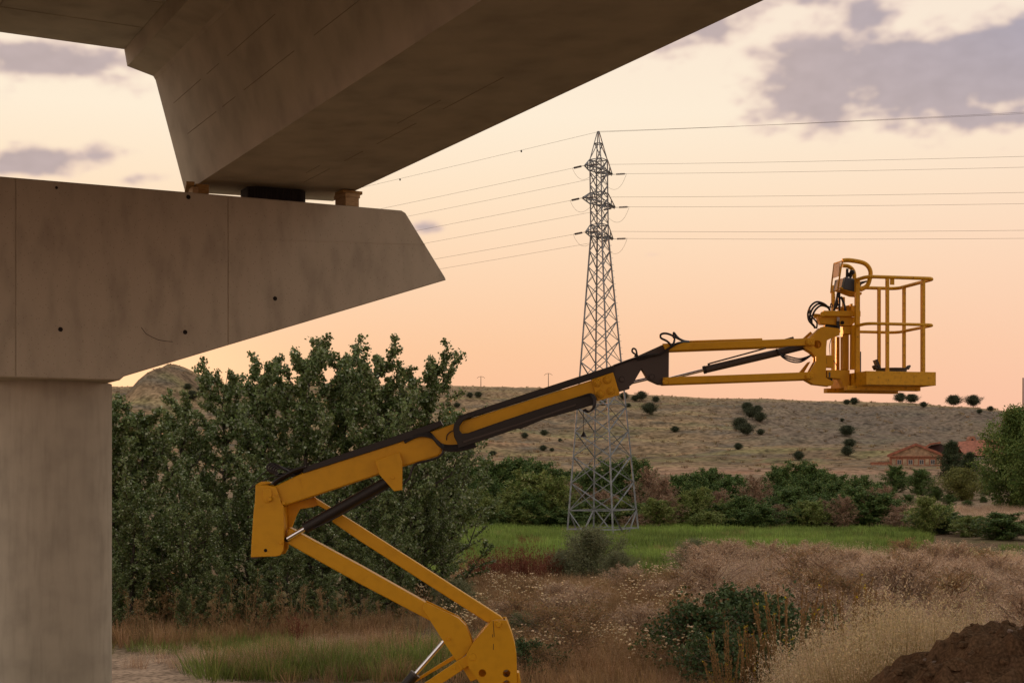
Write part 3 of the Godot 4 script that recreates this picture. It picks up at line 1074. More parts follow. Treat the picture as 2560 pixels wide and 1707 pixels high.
func pylon() -> void:
	var at := Vector3(0.0641 * PY, 0, -PY)
	var t := thing("electricity_pylon", "tall galvanised lattice electricity pylon standing in the green field", "pylon", at)
	t.rotation.z = 0.0118
	for k in 4:
		var mb := MB.new()
		for s in [[-0.3, 18.75, 0.105, 0.12], [18.75, 23.53, 0.08, 0.10], [23.53, 25.33, 0.06, 0.07]]:
			mb.bar(pyl(s[0], k), pyl(s[1], k), s[2], s[2])
		part(t, "leg", mb, M.galvanised_steel)
	# bracing
	var ys := [1.62]
	var h := 1.62
	for i in 13:
		h += 1.75 - i * 0.066
		ys.append(h)
	var k0: float = (18.75 - 1.62) / (h - 1.62)
	for i in ys.size():
		ys[i] = 1.62 + (ys[i] - 1.62) * k0
	for i in 6:
		ys.append(18.75 + (i + 1) * 4.78 / 6.0)
	for i in ys.size() - 1:
		for k in 4:
			var w := 0.052 if ys[i] < 10.0 else 0.042
			member(t, "brace", pyl(ys[i], k), pyl(ys[i + 1], (k + 1) % 4), w)
			member(t, "brace", pyl(ys[i + 1], k), pyl(ys[i], (k + 1) % 4), w)
	for k in 4:
		for y in [1.62, 18.75, 19.45, 20.8, 21.45, 22.85, 23.53, 24.55]:
			member(t, "ring_member", pyl(y, k), pyl(y, (k + 1) % 4), 0.05)
		member(t, "brace", pyl(23.53, k), pyl(24.55, (k + 1) % 4), 0.05)
		member(t, "brace", pyl(1.62, k), pyl(0.0, k).lerp(pyl(0.0, (k + 1) % 4), 0.45), 0.07)
		member(t, "brace", pyl(1.62, (k + 1) % 4), pyl(0.0, k).lerp(pyl(0.0, (k + 1) % 4), 0.55), 0.07)
		member(t, "ring_member", pyl(0.45, k), pyl(0.45, (k + 1) % 4), 0.07)
	for y in [6.2, 8.25]:
		member(t, "tie_member", pyl(y, 2), pyl(y, 0), 0.045)
		member(t, "tie_member", pyl(y, 1), pyl(y, 3), 0.045)
	# climbing bolts
	var st := MB.new()
	for i in 40:
		var q := pyl(3.0 + i * 0.4, 0)
		st.bar(q, q + Vector3(0.16, 0, 0.0), 0.02, 0.02)
	part(t, "step_bolts", st, M.galvanised_steel)
	# cross arms
	var ax := deg_to_rad(-56.5)
	var dir := Vector3(cos(ax), 0, sin(ax))
	var tips := []
	for lv in [[22.85, 23.53, 1.68], [20.8, 21.45, 2.0], [18.75, 19.45, 1.68]]:
		for s in [1.0, -1.0]:
			var tip: Vector3 = Vector3(0, lv[0] + 0.06, 0) + dir * s * lv[2]
			tips.append(tip)
			var arm := Node3D.new()
			arm.name = "cross_arm"
			t.add_child(arm, true)
			var ks := [0, 3] if s > 0.0 else [1, 2]
			for k in ks:
				member(arm, "chord", pyl(lv[0], k), tip, 0.10)
				member(arm, "tie", pyl(lv[1], k), tip, 0.06)
				member(arm, "lacing", pyl(lv[0], k).lerp(tip, 0.5), pyl(lv[1], k).lerp(tip, 0.5), 0.045)
			member(arm, "lacing", pyl(lv[0], ks[0]).lerp(tip, 0.5), pyl(lv[0], ks[1]).lerp(tip, 0.5), 0.05)
	# wires: away to the left, nearer to the right
	var rt := Vector3(0.94, 0, 0.342)
	var lf := Vector3(-0.8, 0, -0.6)
	var basis := Basis(Vector3(0, 0, 1), 0.0118)
	var names := ["top", "top", "middle", "middle", "bottom", "bottom"]
	for i in 6:
		var tip: Vector3 = tips[i]
		var rend: Vector3 = tip + rt * 0.95 - Vector3(0, 0.03, 0)
		var lend: Vector3 = tip + lf * 0.95 - Vector3(0, 0.05, 0)
		insulator(t, tip, rend)
		insulator(t, tip, lend)
		# jumper loop below the arm
		var mb := MB.new()
		var loop := []
		for k in 17:
			var u := k / 16.0
			loop.append(lend.lerp(rend, u) - Vector3(0, 4.0 * 0.85 * u * (1.0 - u), 0) + dir * (0.25 if i % 2 == 0 else -0.25) * 4.0 * u * (1.0 - u))
		mb.tube(loop, 0.008, 0.008, 5)
		part(t, "jumper_wire", mb, M.conductor)
		var arm_side := "far" if i % 2 == 0 else "near"
		wire("overhead_wire", "thin power line running off rightwards from the %s %s arm of the pylon" % [names[i], arm_side], "power line", at + basis * rend, at + basis * rend + rt * 180.0, 2.9, 0.008, "wires of the pylon")
		wire("overhead_wire", "thin power line descending leftwards from the %s %s arm of the pylon" % [names[i], arm_side], "power line", at + basis * lend, at + basis * lend + lf * 220.0 + Vector3(0, -2.0, 0), 2.2, 0.008, "wires of the pylon")
	var apex := Vector3(0, 25.3, 0)
	for k in 2:
		var off := dir * (0.12 if k == 0 else -0.12)
		var o := wire("earth_wire", "topmost wire running off rightwards from the pylon's peak, %s of two" % ["upper", "lower"][k], "power line", at + basis * (apex + off), at + rt * 170.0 + Vector3(0, 25.9 - k * 0.9, 0) + off, 2.0, 0.008, "wires of the pylon")
		o.material_override = M.conductor
	var ew := wire("earth_wire", "topmost wire with dark markers descending leftwards from the pylon's peak", "power line", at + basis * apex, at + basis * apex + lf * 220.0 + Vector3(0, -3.0, 0), 2.4, 0.008, "wires of the pylon")
	for s in [6.0, 16.5, 27.0]:
		var u: float = s / 220.0
		var q: Vector3 = lf * s + Vector3(0, -3.0 * u - 4.0 * 2.4 * u * (1.0 - u) - 0.06, 0)
		var mb2 := MB.new()
		mb2.lathe([[0.0, -0.09], [0.05, -0.05], [0.06, 0.02], [0.02, 0.08], [0.0, 0.09]], 8, q)
		part(ew, "wire_marker", mb2, M.black_steel)

func poles() -> void:
	var n := 0
	for p in [[-0.0219, 540.0, 4.2], [0.0256, 520.0, 6.6]]:
		var x: float = p[0] * p[1]
		var o := thing("utility_pole", ["short thin utility pole on the hill crest near the poplars", "taller thin utility pole on the hill crest beside the pylon"][n], "utility pole", Vector3(x, ground_h(x, -p[1]) - 0.3, -p[1]), "poles on the hill")
		var mb := MB.new()
		mb.tube([Vector3.ZERO, Vector3(0, p[2], 0)], 0.16, 0.11, 8)
		part(o, "pole", mb, M.twig)
		mb = MB.new()
		mb.tube([Vector3(-1.5, p[2] - 0.7, 0), Vector3(-0.9, p[2] - 0.15, 0), Vector3(0, p[2] + 0.05, 0), Vector3(0.9, p[2] - 0.15, 0), Vector3(1.5, p[2] - 0.7, 0)], 0.07, 0.07, 6)
		part(o, "cross_arm", mb, M.twig)
		n += 1
	# thin cable strung in front of the poplars
	wire("steel_cable", "thin dark cable strung level in front of the poplars", "cable", Vector3(-0.4304 * 33.0, 2.65, -33.0), Vector3(-0.0754 * 38.0, 2.09, -38.0), 0.12, 0.007, "")
	var mb3: MB
	# mast at the right edge
	var mx: float = 0.3598 * 140.0
	var ms := thing("utility_pole", "slim dark pole rising above the big tree at the right", "utility pole", Vector3(mx, 0.0, -140.0), "poles on the hill")
	mb3 = MB.new()
	mb3.tube([Vector3.ZERO, Vector3(0, 13.29, 0)], 0.12, 0.07, 8)
	part(ms, "pole", mb3, M.twig)

# ---------------------------------------------------------------- boom lift
func ex(parent: Node, called: String, poly: Array, z0: float, z1: float, m: Material, bev := 0.008) -> MeshInstance3D:
	var mb := MB.new()
	mb.extrude(pv(poly), z0, z1, bev)
	return part(parent, called, mb, m)

# plate with round holes cut right through, each joined to the rim by a hairline cut
func holed(parent: Node, called: String, poly: Array, z0: float, z1: float, m: Material, holes: Array) -> MeshInstance3D:
	var p := pv(poly)
	var area := 0.0
	for i in p.size():
		area += p[i].cross(p[(i + 1) % p.size()])
	if area < 0.0:
		p.reverse()
	for h in holes:
		var at := Vector2(h[0], h[1])
		var best := 0
		for i in p.size():
			if p[i].distance_to(at) < p[best].distance_to(at):
				best = i
		var v := p[best]
		var a0 := (v - at).angle()
		var out := PackedVector2Array()
		for i in best + 1:
			out.append(p[i])
		var side := (v - at).normalized().orthogonal() * -0.0006
		for k in 25:
			var a := a0 - TAU * k / 24.0
			out.append(at + Vector2(cos(a), sin(a)) * h[2] + (side if k == 24 else Vector2.ZERO))
		out.append(v + side)
		for i in range(best + 1, p.size()):
			out.append(p[i])
		p = out
	var mb := MB.new()
	mb.extrude(p, z0, z1, 0.0)
	return part(parent, called, mb, m)

func rod(parent: Node, called: String, p: Array, r: float, m: Material, sides := 12) -> MeshInstance3D:
	var mb := MB.new()
	mb.tube(p, r, r, sides)
	return part(parent, called, mb, m)

func pins(parent: Node, called: String, at: Array, r: float, depth: float, m: Material) -> void:
	for p in at:
		var mb := MB.new()
		mb.pin(p, r, depth)
		part(parent, called, mb, m)

func smooth(p: Array, sub := 5) -> Array:
	var c := Curve3D.new()
	for i in p.size():
		var t := Vector3.ZERO
		if i > 0 and i < p.size() - 1:
			t = (p[i + 1] - p[i - 1]) / 6.0
		c.add_point(p[i], -t, t)
	var out := []
	for i in p.size() - 1:
		for k in sub:
			out.append(c.sample(i, float(k) / sub))
	out.append(p[p.size() - 1])
	return out

func hose(parent: Node, p: Array, r := 0.012, called := "hose") -> void:
	rod(parent, called, smooth(p), r, M.hose_rubber, 7)

func boom_lift() -> void:
	var t := thing("boom_lift", "yellow articulated boom lift with raised arms and an empty platform basket", "boom lift", Vector3(-0.25, 0, -16.7))
	var Y: Material = M.yellow_paint
	# chassis and turntable (below the picture)
	var ch := Node3D.new()
	ch.name = "chassis"
	t.add_child(ch)
	ex(ch, "frame", [-2.1, 0.40, 1.2, 0.40, 1.35, 0.55, 1.2, 0.85, -2.1, 0.85, -2.25, 0.6], -0.75, 0.75, M.dark_paint, 0.03)
	for x in [-1.75, 0.9]:
		for z in [-0.95, 0.95]:
			var w := MB.new()
			w.lathe([[0.0, -0.14], [0.22, -0.14], [0.24, -0.10], [0.40, -0.15], [0.44, -0.10], [0.44, 0.10], [0.40, 0.15], [0.24, 0.10], [0.22, 0.14], [0.0, 0.14]], 28)
			var o := part(ch, "wheel", w, M.black_rubber, Vector3(x, 0.44, z))
			o.rotation.x = PI / 2
	ex(t, "turntable", [-2.0, 0.87, 0.95, 0.87, 1.02, 1.0, 0.95, 1.28, -2.0, 1.28], -0.72, 0.72, Y, 0.04)

	# upright frame
	var up := Node3D.new()
	up.name = "upright_frame"
	t.add_child(up)
	var plate := [0.015, 2.276, 0.079, 2.287, 0.184, 2.283, 0.248, 2.120, 0.283, 1.985, 0.302, 1.858, 0.308, 1.698, 0.308, 1.282, 0.021, 1.282, -0.068, 1.468, -0.145, 1.583, -0.254, 1.736, -0.282, 1.883, -0.215, 2.005]
	var h1 := [-0.095, 1.670, 0.187, 1.666, 0.187, 1.544]
	holed(up, "side_plate", plate, 0.17, 0.20, Y, [[h1[0], h1[1], 0.044], [h1[2], h1[3], 0.044], [h1[4], h1[5], 0.044]])
	ex(up, "side_plate", plate, -0.20, -0.17, Y, 0.006)
	ex(up, "rear_plate", [0.184, 2.283, 0.248, 2.120, 0.283, 1.985, 0.302, 1.858, 0.308, 1.698, 0.308, 1.282, 0.290, 1.282, 0.290, 1.698, 0.285, 1.858, 0.265, 1.985, 0.230, 2.116, 0.168, 2.276], -0.169, 0.169, Y, 0.0)
	ex(up, "web_plate", [0.008, 2.263, -0.222, 1.992, -0.212, 1.979, 0.021, 2.254], -0.169, 0.169, Y, 0.0)
	ex(up, "rear_lug", [0.309, 1.672, 0.334, 1.666, 0.350, 1.570, 0.357, 1.410, 0.309, 1.410], -0.05, 0.18, Y, 0.006)
	for p in [Vector3(0.176, 1.703, 0.14), Vector3(0.176, 1.583, 0.14)]:
		var mb := MB.new()
		mb.tube([p - Vector3(0, 0, 0.30), p], 0.030, 0.030, 14)
		part(up, "cross_pin", mb, M.pale_plastic)
	pins(up, "pin", [Vector3(0.090, 2.237, 0.20)], 0.034, 0.03, Y)
	ex(up, "pin_lock", [0.104, 2.255, 0.127, 2.255, 0.127, 2.182, 0.104, 2.182], 0.201, 0.212, Y, 0.002)
	# paint scratches: bare dark metal lines on the plate
	for q in [[Vector3(0.032, 2.275, 0.2005), Vector3(0.037, 2.186, 0.2005)], [Vector3(0.037, 2.186, 0.2005), Vector3(0.044, 2.092, 0.2005)], [Vector3(0.024, 2.120, 0.2005), Vector3(0.025, 2.084, 0.2005)], [Vector3(0.035, 2.010, 0.2005), Vector3(0.034, 1.940, 0.2005)]]:
		var mb := MB.new()
		mb.bar(q[0], q[1], 0.006, 0.002)
		part(up, "scratch", mb, M.black_steel)

	# lower arm with its cranked end, and the slim link above
	var la := Node3D.new()
	la.name = "lower_arm"
	t.add_child(la)
	ex(la, "beam", [-2.357, 3.354, -2.210, 3.276, -1.535, 2.912, -0.769, 2.483, -0.700, 2.261, -1.535, 2.699, -2.398, 3.178, -2.399, 3.245], -0.10, 0.10, Y, 0.012)
	var crank := [-0.782, 2.467, -0.758, 2.483, -0.378, 2.302, -0.290, 2.213, -0.242, 2.097, -0.211, 2.008, -0.262, 1.905, -0.331, 1.837, -0.399, 1.800, -0.556, 2.035, -0.700, 2.261, -0.789, 2.398]
	ex(la, "crank_plate", crank, 0.101, 0.125, Y, 0.006)
	ex(la, "crank_plate", crank, -0.125, -0.101, Y, 0.006)
	ex(la, "crank_core", [-0.769, 2.439, -0.378, 2.291, -0.296, 2.207, -0.228, 2.015, -0.399, 1.823, -0.550, 2.042, -0.693, 2.268], -0.10, 0.10, Y, 0.0)
	pins(la, "pin", [Vector3(-0.485, 2.059, 0.125)], 0.020, 0.02, Y)
	var li := Node3D.new()
	li.name = "upper_link"
	t.add_child(li)
	ex(li, "beam", [-2.089, 3.708, -1.862, 3.564, -1.535, 3.359, 0.121, 2.298, 0.155, 2.248, 0.080, 2.200, -0.057, 2.238, -1.535, 3.185, -1.862, 3.409, -1.921, 3.545, -2.038, 3.610], -0.16, -0.04, Y, 0.010)
	ex(li, "end_bracket", [-2.408, 3.610, -2.089, 3.706, -2.040, 3.612, -2.106, 3.587, -2.265, 3.562, -2.307, 3.480, -2.357, 3.346, -2.399, 3.312], -0.165, -0.12, Y, 0.006)
	# brace bar and lower cylinder
	var lb := Node3D.new()
	lb.name = "brace_bar"
	t.add_child(lb)
	ex(lb, "beam", [-0.394, 1.800, -0.279, 1.867, -0.215, 1.896, -0.174, 1.883, -0.164, 1.832, -0.183, 1.794, -0.254, 1.749, -0.522, 1.570, -0.874, 1.372, -0.918, 1.449], 0.13, 0.165, Y, 0.006)
	ex(lb, "beam", [-0.423, 1.844, -0.362, 1.858, -0.388, 1.807, -0.854, 1.538, -0.944, 1.487, -0.950, 1.538, -0.851, 1.576], -0.17, -0.13, Y, 0.006)
	ex(lb, "spacer", [-0.324, 1.711, -0.260, 1.743, -0.145, 1.589, -0.234, 1.560], -0.12, 0.12, Y, 0.006)
	ex(lb, "weld_strip", [-0.391, 1.794, -0.369, 1.791, -0.321, 1.720, -0.343, 1.698], 0.166, 0.176, Y, 0.003)
	pins(lb, "pin", [Vector3(-0.208, 1.857, 0.165)], 0.046, 0.04, Y)
	pins(lb, "pin", [Vector3(-0.420, 1.724, 0.165)], 0.016, 0.012, Y)
	var lc := Node3D.new()
	lc.name = "lift_cylinder"
	t.add_child(lc)
	rod(lc, "piston_rod", [Vector3(-0.544, 2.021, 0.0), Vector3(-0.896, 1.618, 0.0)], 0.026, M.chrome, 20)
	rod(lc, "barrel", [Vector3(-0.890, 1.628, 0.0), Vector3(-1.104, 1.372, 0.0)], 0.062, M.black_steel, 20)
	rod(lc, "collar", [Vector3(-0.883, 1.634, 0.0), Vector3(-0.898, 1.616, 0.0)], 0.068, M.dark_paint, 20)

	# knuckle
	var kn := Node3D.new()
	kn.name = "knuckle"
	t.add_child(kn)
	var kp := [-2.730, 3.853, -2.609, 3.851, -2.496, 3.831, -2.475, 3.782, -2.454, 3.715, -2.433, 3.648, -2.406, 3.607, -2.402, 3.480, -2.399, 3.245, -2.408, 3.094, -2.445, 3.035, -2.487, 3.023, -2.785, 3.013, -2.777, 3.186, -2.755, 3.522, -2.739, 3.648]
	ex(kn, "side_plate", kp, 0.17, 0.195, Y, 0.006)
	ex(kn, "side_plate", kp, -0.195, -0.17, Y, 0.006)
	ex(kn, "back_plate", [-2.728, 3.851, -2.709, 3.849, -2.720, 3.631, -2.735, 3.522, -2.756, 3.186, -2.764, 3.014, -2.783, 3.014, -2.774, 3.186, -2.753, 3.522, -2.737, 3.648], -0.169, 0.169, Y, 0.0)
	ex(kn, "top_plate", [-2.728, 3.859, -2.668, 3.891, -2.575, 3.889, -2.550, 3.869, -2.693, 3.849], -0.169, 0.169, Y, 0.003)
	ex(kn, "web_plate", [-2.441, 3.597, -2.408, 3.597, -2.402, 3.253, -2.436, 3.245], -0.169, 0.169, Y, 0.0)
	ex(kn, "foot", [-2.785, 3.010, -2.718, 3.013, -2.726, 2.993, -2.781, 2.989], -0.15, 0.15, M.dark_paint, 0.0)
	ex(kn, "boss", [-2.644, 3.698, -2.644, 3.778, -2.630, 3.803, -2.609, 3.815, -2.584, 3.820, -2.558, 3.811, -2.542, 3.790, -2.538, 3.765, -2.543, 3.698, -2.558, 3.656, -2.584, 3.643, -2.621, 3.648], 0.196, 0.212, Y, 0.006)
	pins(kn, "pin", [Vector3(-2.558, 3.689, 0.212)], 0.026, 0.03, Y)
	pins(kn, "bolt", [Vector3(-2.480, 3.731, 0.195), Vector3(-2.403, 3.642, 0.195), Vector3(-2.433, 3.181, 0.195)], 0.018, 0.014, Y)
	pins(kn, "bolt_hole", [Vector3(-2.613, 3.092, 0.1955)], 0.020, 0.003, M.recess_shade)  # not drilled: a flat disc painted as the shade in the hole

	# main boom
	var bo := Node3D.new()
	bo.name = "main_boom"
	t.add_child(bo)
	ex(bo, "outer_section", [-2.542, 3.836, -2.508, 3.841, -2.189, 3.992, -0.803, 4.439, -0.698, 4.444, -0.630, 4.391, -0.578, 4.309, -0.575, 4.242, -0.608, 4.194, -1.042, 4.062, -2.408, 3.607, -2.475, 3.698], -0.15, 0.15, Y, 0.012)
	ex(bo, "inner_section", [-0.728, 4.463, -0.433, 4.563, 1.207, 5.081, 1.250, 4.836, 0.373, 4.563, -0.576, 4.239, -0.608, 4.197], -0.115, 0.115, Y, 0.010)
	ex(bo, "top_tray", [-2.173, 4.058, -0.585, 4.601, -0.554, 4.547, -0.788, 4.439, -1.027, 4.362, -1.102, 4.332, -2.184, 3.987], -0.10, 0.172, M.black_steel, 0.004)
	ex(bo, "front_tray", [-0.390, 4.649, 0.373, 4.901, 1.429, 5.244, 1.439, 5.167, 1.178, 5.085, -0.203, 4.646, -0.282, 4.613], -0.05, 0.14, M.black_steel, 0.004)
	ex(bo, "cable_chain", [-0.282, 4.671, -0.203, 4.675, -0.194, 4.646, -0.260, 4.626, -0.318, 4.599, -0.361, 4.537, -0.364, 4.491, -0.332, 4.448, -0.260, 4.455, 0.171, 4.606, 0.631, 4.757, 1.063, 4.891, 1.149, 4.918, 1.207, 4.905, 1.235, 4.850, 1.224, 4.793, 0.991, 4.721, 0.631, 4.620, 0.373, 4.513, 0.351, 4.498, 0.315, 4.508, -0.375, 4.272, -0.390, 4.347, -0.421, 4.405, -0.433, 4.491, -0.424, 4.563, -0.375, 4.628], 0.118, 0.20, M.black_steel, 0.006)
	ex(bo, "chain_guide", [-0.318, 4.362, 0.315, 4.563, 0.991, 4.793, 0.998, 4.773, 0.315, 4.540, -0.315, 4.336], 0.201, 0.215, M.dark_paint, 0.003)
	ex(bo, "end_plate", [1.181, 5.078, 1.429, 5.167, 1.465, 5.045, 1.504, 4.919, 1.497, 4.896, 1.247, 4.830, 1.221, 4.922], 0.116, 0.135, Y, 0.004)
	for q in [Vector3(1.244, 5.040, 0.135), Vector3(1.359, 5.075, 0.135), Vector3(1.284, 4.911, 0.135), Vector3(1.401, 4.946, 0.135)]:
		pins(bo, "wear_pad", [q], 0.046, 0.012, Y)
		pins(bo, "pad_bolt", [q + Vector3(0, 0, 0.0125)], 0.024, 0.016, Y)
	var cl := [-1.337, 4.134, -1.060, 4.230, -1.023, 4.122, -1.026, 3.792, -1.117, 3.780, -1.289, 3.972]
	ex(bo, "cylinder_bracket", cl, 0.205, 0.228, Y, 0.005)
	ex(bo, "cylinder_bracket", cl, 0.151, 0.16, Y, 0.0)
	pins(bo, "pin", [Vector3(-1.131, 3.936, 0.228)], 0.018, 0.014, Y)
	ex(bo, "weld_mark", [-2.230, 3.931, -2.223, 3.933, -2.188, 3.824, -2.194, 3.820], 0.151, 0.156, Y, 0.0)
	var bc := Node3D.new()
	bc.name = "boom_cylinder"
	t.add_child(bc)
	rod(bc, "piston_rod", [Vector3(-2.373, 3.222, 0.13), Vector3(-2.147, 3.356, 0.13)], 0.030, M.chrome, 20)
	rod(bc, "barrel", [Vector3(-2.169, 3.344, 0.13), Vector3(-1.188, 3.898, 0.13)], 0.064, M.black_steel, 22)
	rod(bc, "rod_end", [Vector3(-2.389, 3.213, 0.10), Vector3(-2.352, 3.234, 0.13)], 0.034, M.black_steel)
	hose(bc, [Vector3(-2.083, 3.338, 0.16), Vector3(-1.870, 3.432, 0.2), Vector3(-1.426, 3.677, 0.2), Vector3(-1.147, 3.842, 0.18)], 0.008, "pipe")
	# hoses on the main boom
	var ho := Node3D.new()
	ho.name = "hoses"
	t.add_child(ho)
	for k in 5:
		var o := k * 9.0
		var z := 0.02 + k * 0.03
		var hp := [Vector3.ZERO]
		hp = [Vector3(-2.342, 3.958, 0.1), Vector3(-2.425, 3.979, 0.1), Vector3(-2.533, 3.983, 0.1), Vector3(-2.613, 4.013, 0.1), Vector3(-2.633, 4.063, 0.1), Vector3(-2.592, 4.100, 0.1), Vector3(-2.525, 4.088, 0.1), Vector3(-2.425, 4.046, 0.1), Vector3(-2.325, 4.033, 0.1), Vector3(-2.191, 4.033, 0.1)]
		for i in hp.size():
			hp[i] = hp[i] + Vector3(k * 0.032 * (1.0 if i > 2 and i < 8 else 0.3), -o * 0.0003 * i, z - 0.14)
		hose(ho, hp, 0.013)
	for k in 4:
		var hp := [Vector3(-2.533, 3.842, 0.1), Vector3(-2.492, 3.883, 0.1), Vector3(-2.392, 3.942, 0.1), Vector3(-2.258, 4.008, 0.1), Vector3(-2.150, 4.038, 0.1)]
		for i in hp.size():
			hp[i] = hp[i] + Vector3(0, k * 0.008, -0.05 + k * 0.045)
		hose(ho, hp, 0.017)
	hose(ho, [Vector3(-2.466, 3.958, 0.05), Vector3(-2.575, 3.937, 0.05), Vector3(-2.726, 3.866, 0.05), Vector3(-2.834, 3.795, 0.05)], 0.009)
	hose(ho, [Vector3(-2.609, 4.034, 0.0), Vector3(-2.693, 3.966, 0.0), Vector3(-2.777, 3.874, 0.0), Vector3(-2.827, 3.807, 0.0)], 0.006)
	for k in 5:
		var hp := [Vector3(-1.000, 4.373, 0.16), Vector3(-0.836, 4.447, 0.18), Vector3(-0.686, 4.431, 0.2), Vector3(-0.597, 4.342, 0.21), Vector3(-0.508, 4.283, 0.21), Vector3(-0.346, 4.283, 0.2), Vector3(-0.169, 4.328, 0.18)]
		for i in hp.size():
			hp[i] = hp[i] + Vector3(-0.008 * k, 0.015 * (k - 2), -0.01 * k)
		hose(ho, hp, 0.013)
	hose(ho, [Vector3(-0.561, 4.328, 0.19), Vector3(-0.550, 4.239, 0.2), Vector3(-0.598, 4.180, 0.2), Vector3(-0.717, 4.135, 0.19), Vector3(-0.850, 4.106, 0.19), Vector3(-0.908, 4.046, 0.2), Vector3(-0.945, 3.928, 0.2), Vector3(-1.012, 3.869, 0.2)], 0.014)
	hose(ho, [Vector3(-0.513, 4.374, 0.12), Vector3(-0.505, 4.433, 0.13), Vector3(-0.453, 4.478, 0.13), Vector3(-0.408, 4.485, 0.13)], 0.006)
	for k in 3:
		var hp := [Vector3(1.053, 4.876, 0.2), Vector3(1.166, 4.910, 0.22), Vector3(1.219, 4.839, 0.22), Vector3(1.208, 4.754, 0.22), Vector3(1.152, 4.705, 0.2), Vector3(1.097, 4.735, 0.18)]
		for i in hp.size():
			hp[i] = hp[i] + Vector3(-0.012 * k, -0.006 * k, 0.01 * k)
		hose(ho, hp, 0.008)

	# jib
	var ji := Node3D.new()
	ji.name = "jib"
	t.add_child(ji)
	ex(ji, "base_bracket", [1.429, 5.239, 1.710, 5.354, 2.012, 5.490, 2.084, 5.476, 2.087, 5.408, 2.084, 5.037, 2.012, 5.023, 1.961, 5.027, 1.842, 5.081, 1.767, 5.207, 1.662, 5.030, 1.626, 5.004, 1.626, 4.977, 1.501, 4.941, 1.429, 5.167], -0.07, 0.085, M.dark_paint, 0.006)
	pins(ji, "boss", [Vector3(1.535, 5.084, 0.085), Vector3(1.886, 5.111, 0.085)], 0.034, 0.010, M.dark_paint)
	ex(ji, "lifting_lug", [1.678, 5.354, 1.703, 5.390, 1.731, 5.375, 1.731, 5.354], 0.0, 0.03, M.black_steel, 0.0)
	var ua := [2.006, 5.497, 2.101, 5.499, 3.775, 5.563, 3.775, 5.480, 2.094, 5.415, 2.035, 5.431]
	var lo := [2.011, 5.101, 2.101, 5.107, 3.735, 5.167, 3.768, 5.148, 3.761, 5.099, 3.738, 5.084, 2.022, 5.022, 2.011, 5.029]
	for z in [[0.092, 0.15], [-0.15, -0.092]]:
		ex(ji, "upper_bar", ua, z[0], z[1], Y, 0.006)
		ex(ji, "lower_bar", lo, z[0], z[1], Y, 0.006)
	ex(ji, "conduit", [2.331, 5.540, 3.181, 5.568, 3.184, 5.550, 2.331, 5.521], -0.04, 0.06, Y, 0.004)
	pins(ji, "pin", [Vector3(2.038, 5.055, 0.15), Vector3(3.704, 5.509, 0.15), Vector3(3.697, 5.115, 0.15)], 0.035, 0.014, Y)
	pins(ji, "pin_bolt", [Vector3(3.701, 5.508, 0.1645), Vector3(3.694, 5.114, 0.1645)], 0.018, 0.01, Y)
	rod(ji, "piston_rod", [Vector3(1.633, 5.047, 0.0), Vector3(1.849, 5.098, 0.0)], 0.020, M.chrome, 16)
	var jc := Node3D.new()
	jc.name = "jib_cylinder"
	t.add_child(jc)
	rod(jc, "piston_rod", [Vector3(2.074, 5.091, 0.0), Vector3(2.529, 5.206, 0.0)], 0.019, M.chrome, 18)
	rod(jc, "barrel", [Vector3(2.507, 5.200, 0.0), Vector3(3.366, 5.402, 0.0), Vector3(3.682, 5.481, 0.0)], 0.043, M.dark_paint, 20)
	rod(jc, "collar", [Vector3(2.499, 5.198, 0.0), Vector3(2.529, 5.206, 0.0)], 0.047, M.black_steel, 20)
	rod(jc, "port", [Vector3(2.565, 5.220, 0.0), Vector3(2.562, 5.279, 0.0)], 0.014, M.dark_paint)
	rod(jc, "pipe", [Vector3(2.569, 5.275, 0.0), Vector3(3.234, 5.455, 0.0)], 0.009, M.dark_paint)
	ex(jc, "mount", [3.445, 5.560, 3.551, 5.590, 3.561, 5.563, 3.458, 5.534], -0.05, 0.03, M.dark_paint, 0.0)
	# bracket that carries the platform
	var eb := Node3D.new()
	eb.name = "platform_bracket"
	t.add_child(eb)
	var bp := [3.722, 5.560, 3.794, 5.629, 3.860, 5.692, 3.900, 5.701, 4.080, 5.679, 4.080, 5.600, 3.986, 5.565, 3.933, 5.539, 3.924, 5.444, 3.924, 5.246, 3.920, 5.104, 3.972, 5.078, 4.009, 5.057, 4.004, 5.025, 3.972, 5.006, 3.781, 5.028, 3.689, 5.080, 3.689, 5.161, 3.738, 5.180, 3.804, 5.299, 3.804, 5.352, 3.748, 5.405, 3.656, 5.460, 3.722, 5.484]
	var h2 := [3.821, 5.494]
	holed(eb, "side_plate", bp, 0.055, 0.09, Y, [[h2[0], h2[1], 0.046]])
	ex(eb, "side_plate", bp, -0.09, -0.055, Y, 0.005)
	ex(eb, "web_plate", [3.808, 5.615, 3.900, 5.688, 4.071, 5.668, 4.071, 5.609, 3.920, 5.550, 3.913, 5.115, 3.827, 5.101, 3.827, 5.299, 3.841, 5.444], -0.054, 0.054, Y, 0.0)
	ex(eb, "brace", [3.672, 5.563, 3.781, 5.662, 3.804, 5.639, 3.709, 5.550], -0.15, -0.10, Y, 0.0)
	ex(eb, "brace", [3.640, 5.167, 3.748, 5.299, 3.781, 5.306, 3.696, 5.161], -0.15, -0.10, Y, 0.0)
	ex(eb, "junction_box", [3.923, 5.369, 4.014, 5.367, 4.014, 5.223, 3.923, 5.226], -0.04, 0.06, Y, 0.004)
	ex(eb, "box_slot", [3.923, 5.333, 3.933, 5.333, 3.933, 5.270, 3.923, 5.270], 0.0605, 0.063, M.recess_shade, 0.0)  # slot not cut: its dark inside is painted on a thin patch
	# rotator
	var ro := Node3D.new()
	ro.name = "rotator"
	t.add_child(ro)
	ex(ro, "top_bar", [3.886, 5.884, 4.320, 5.879, 4.320, 5.817, 3.886, 5.820], 0.05, 0.12, Y, 0.006)
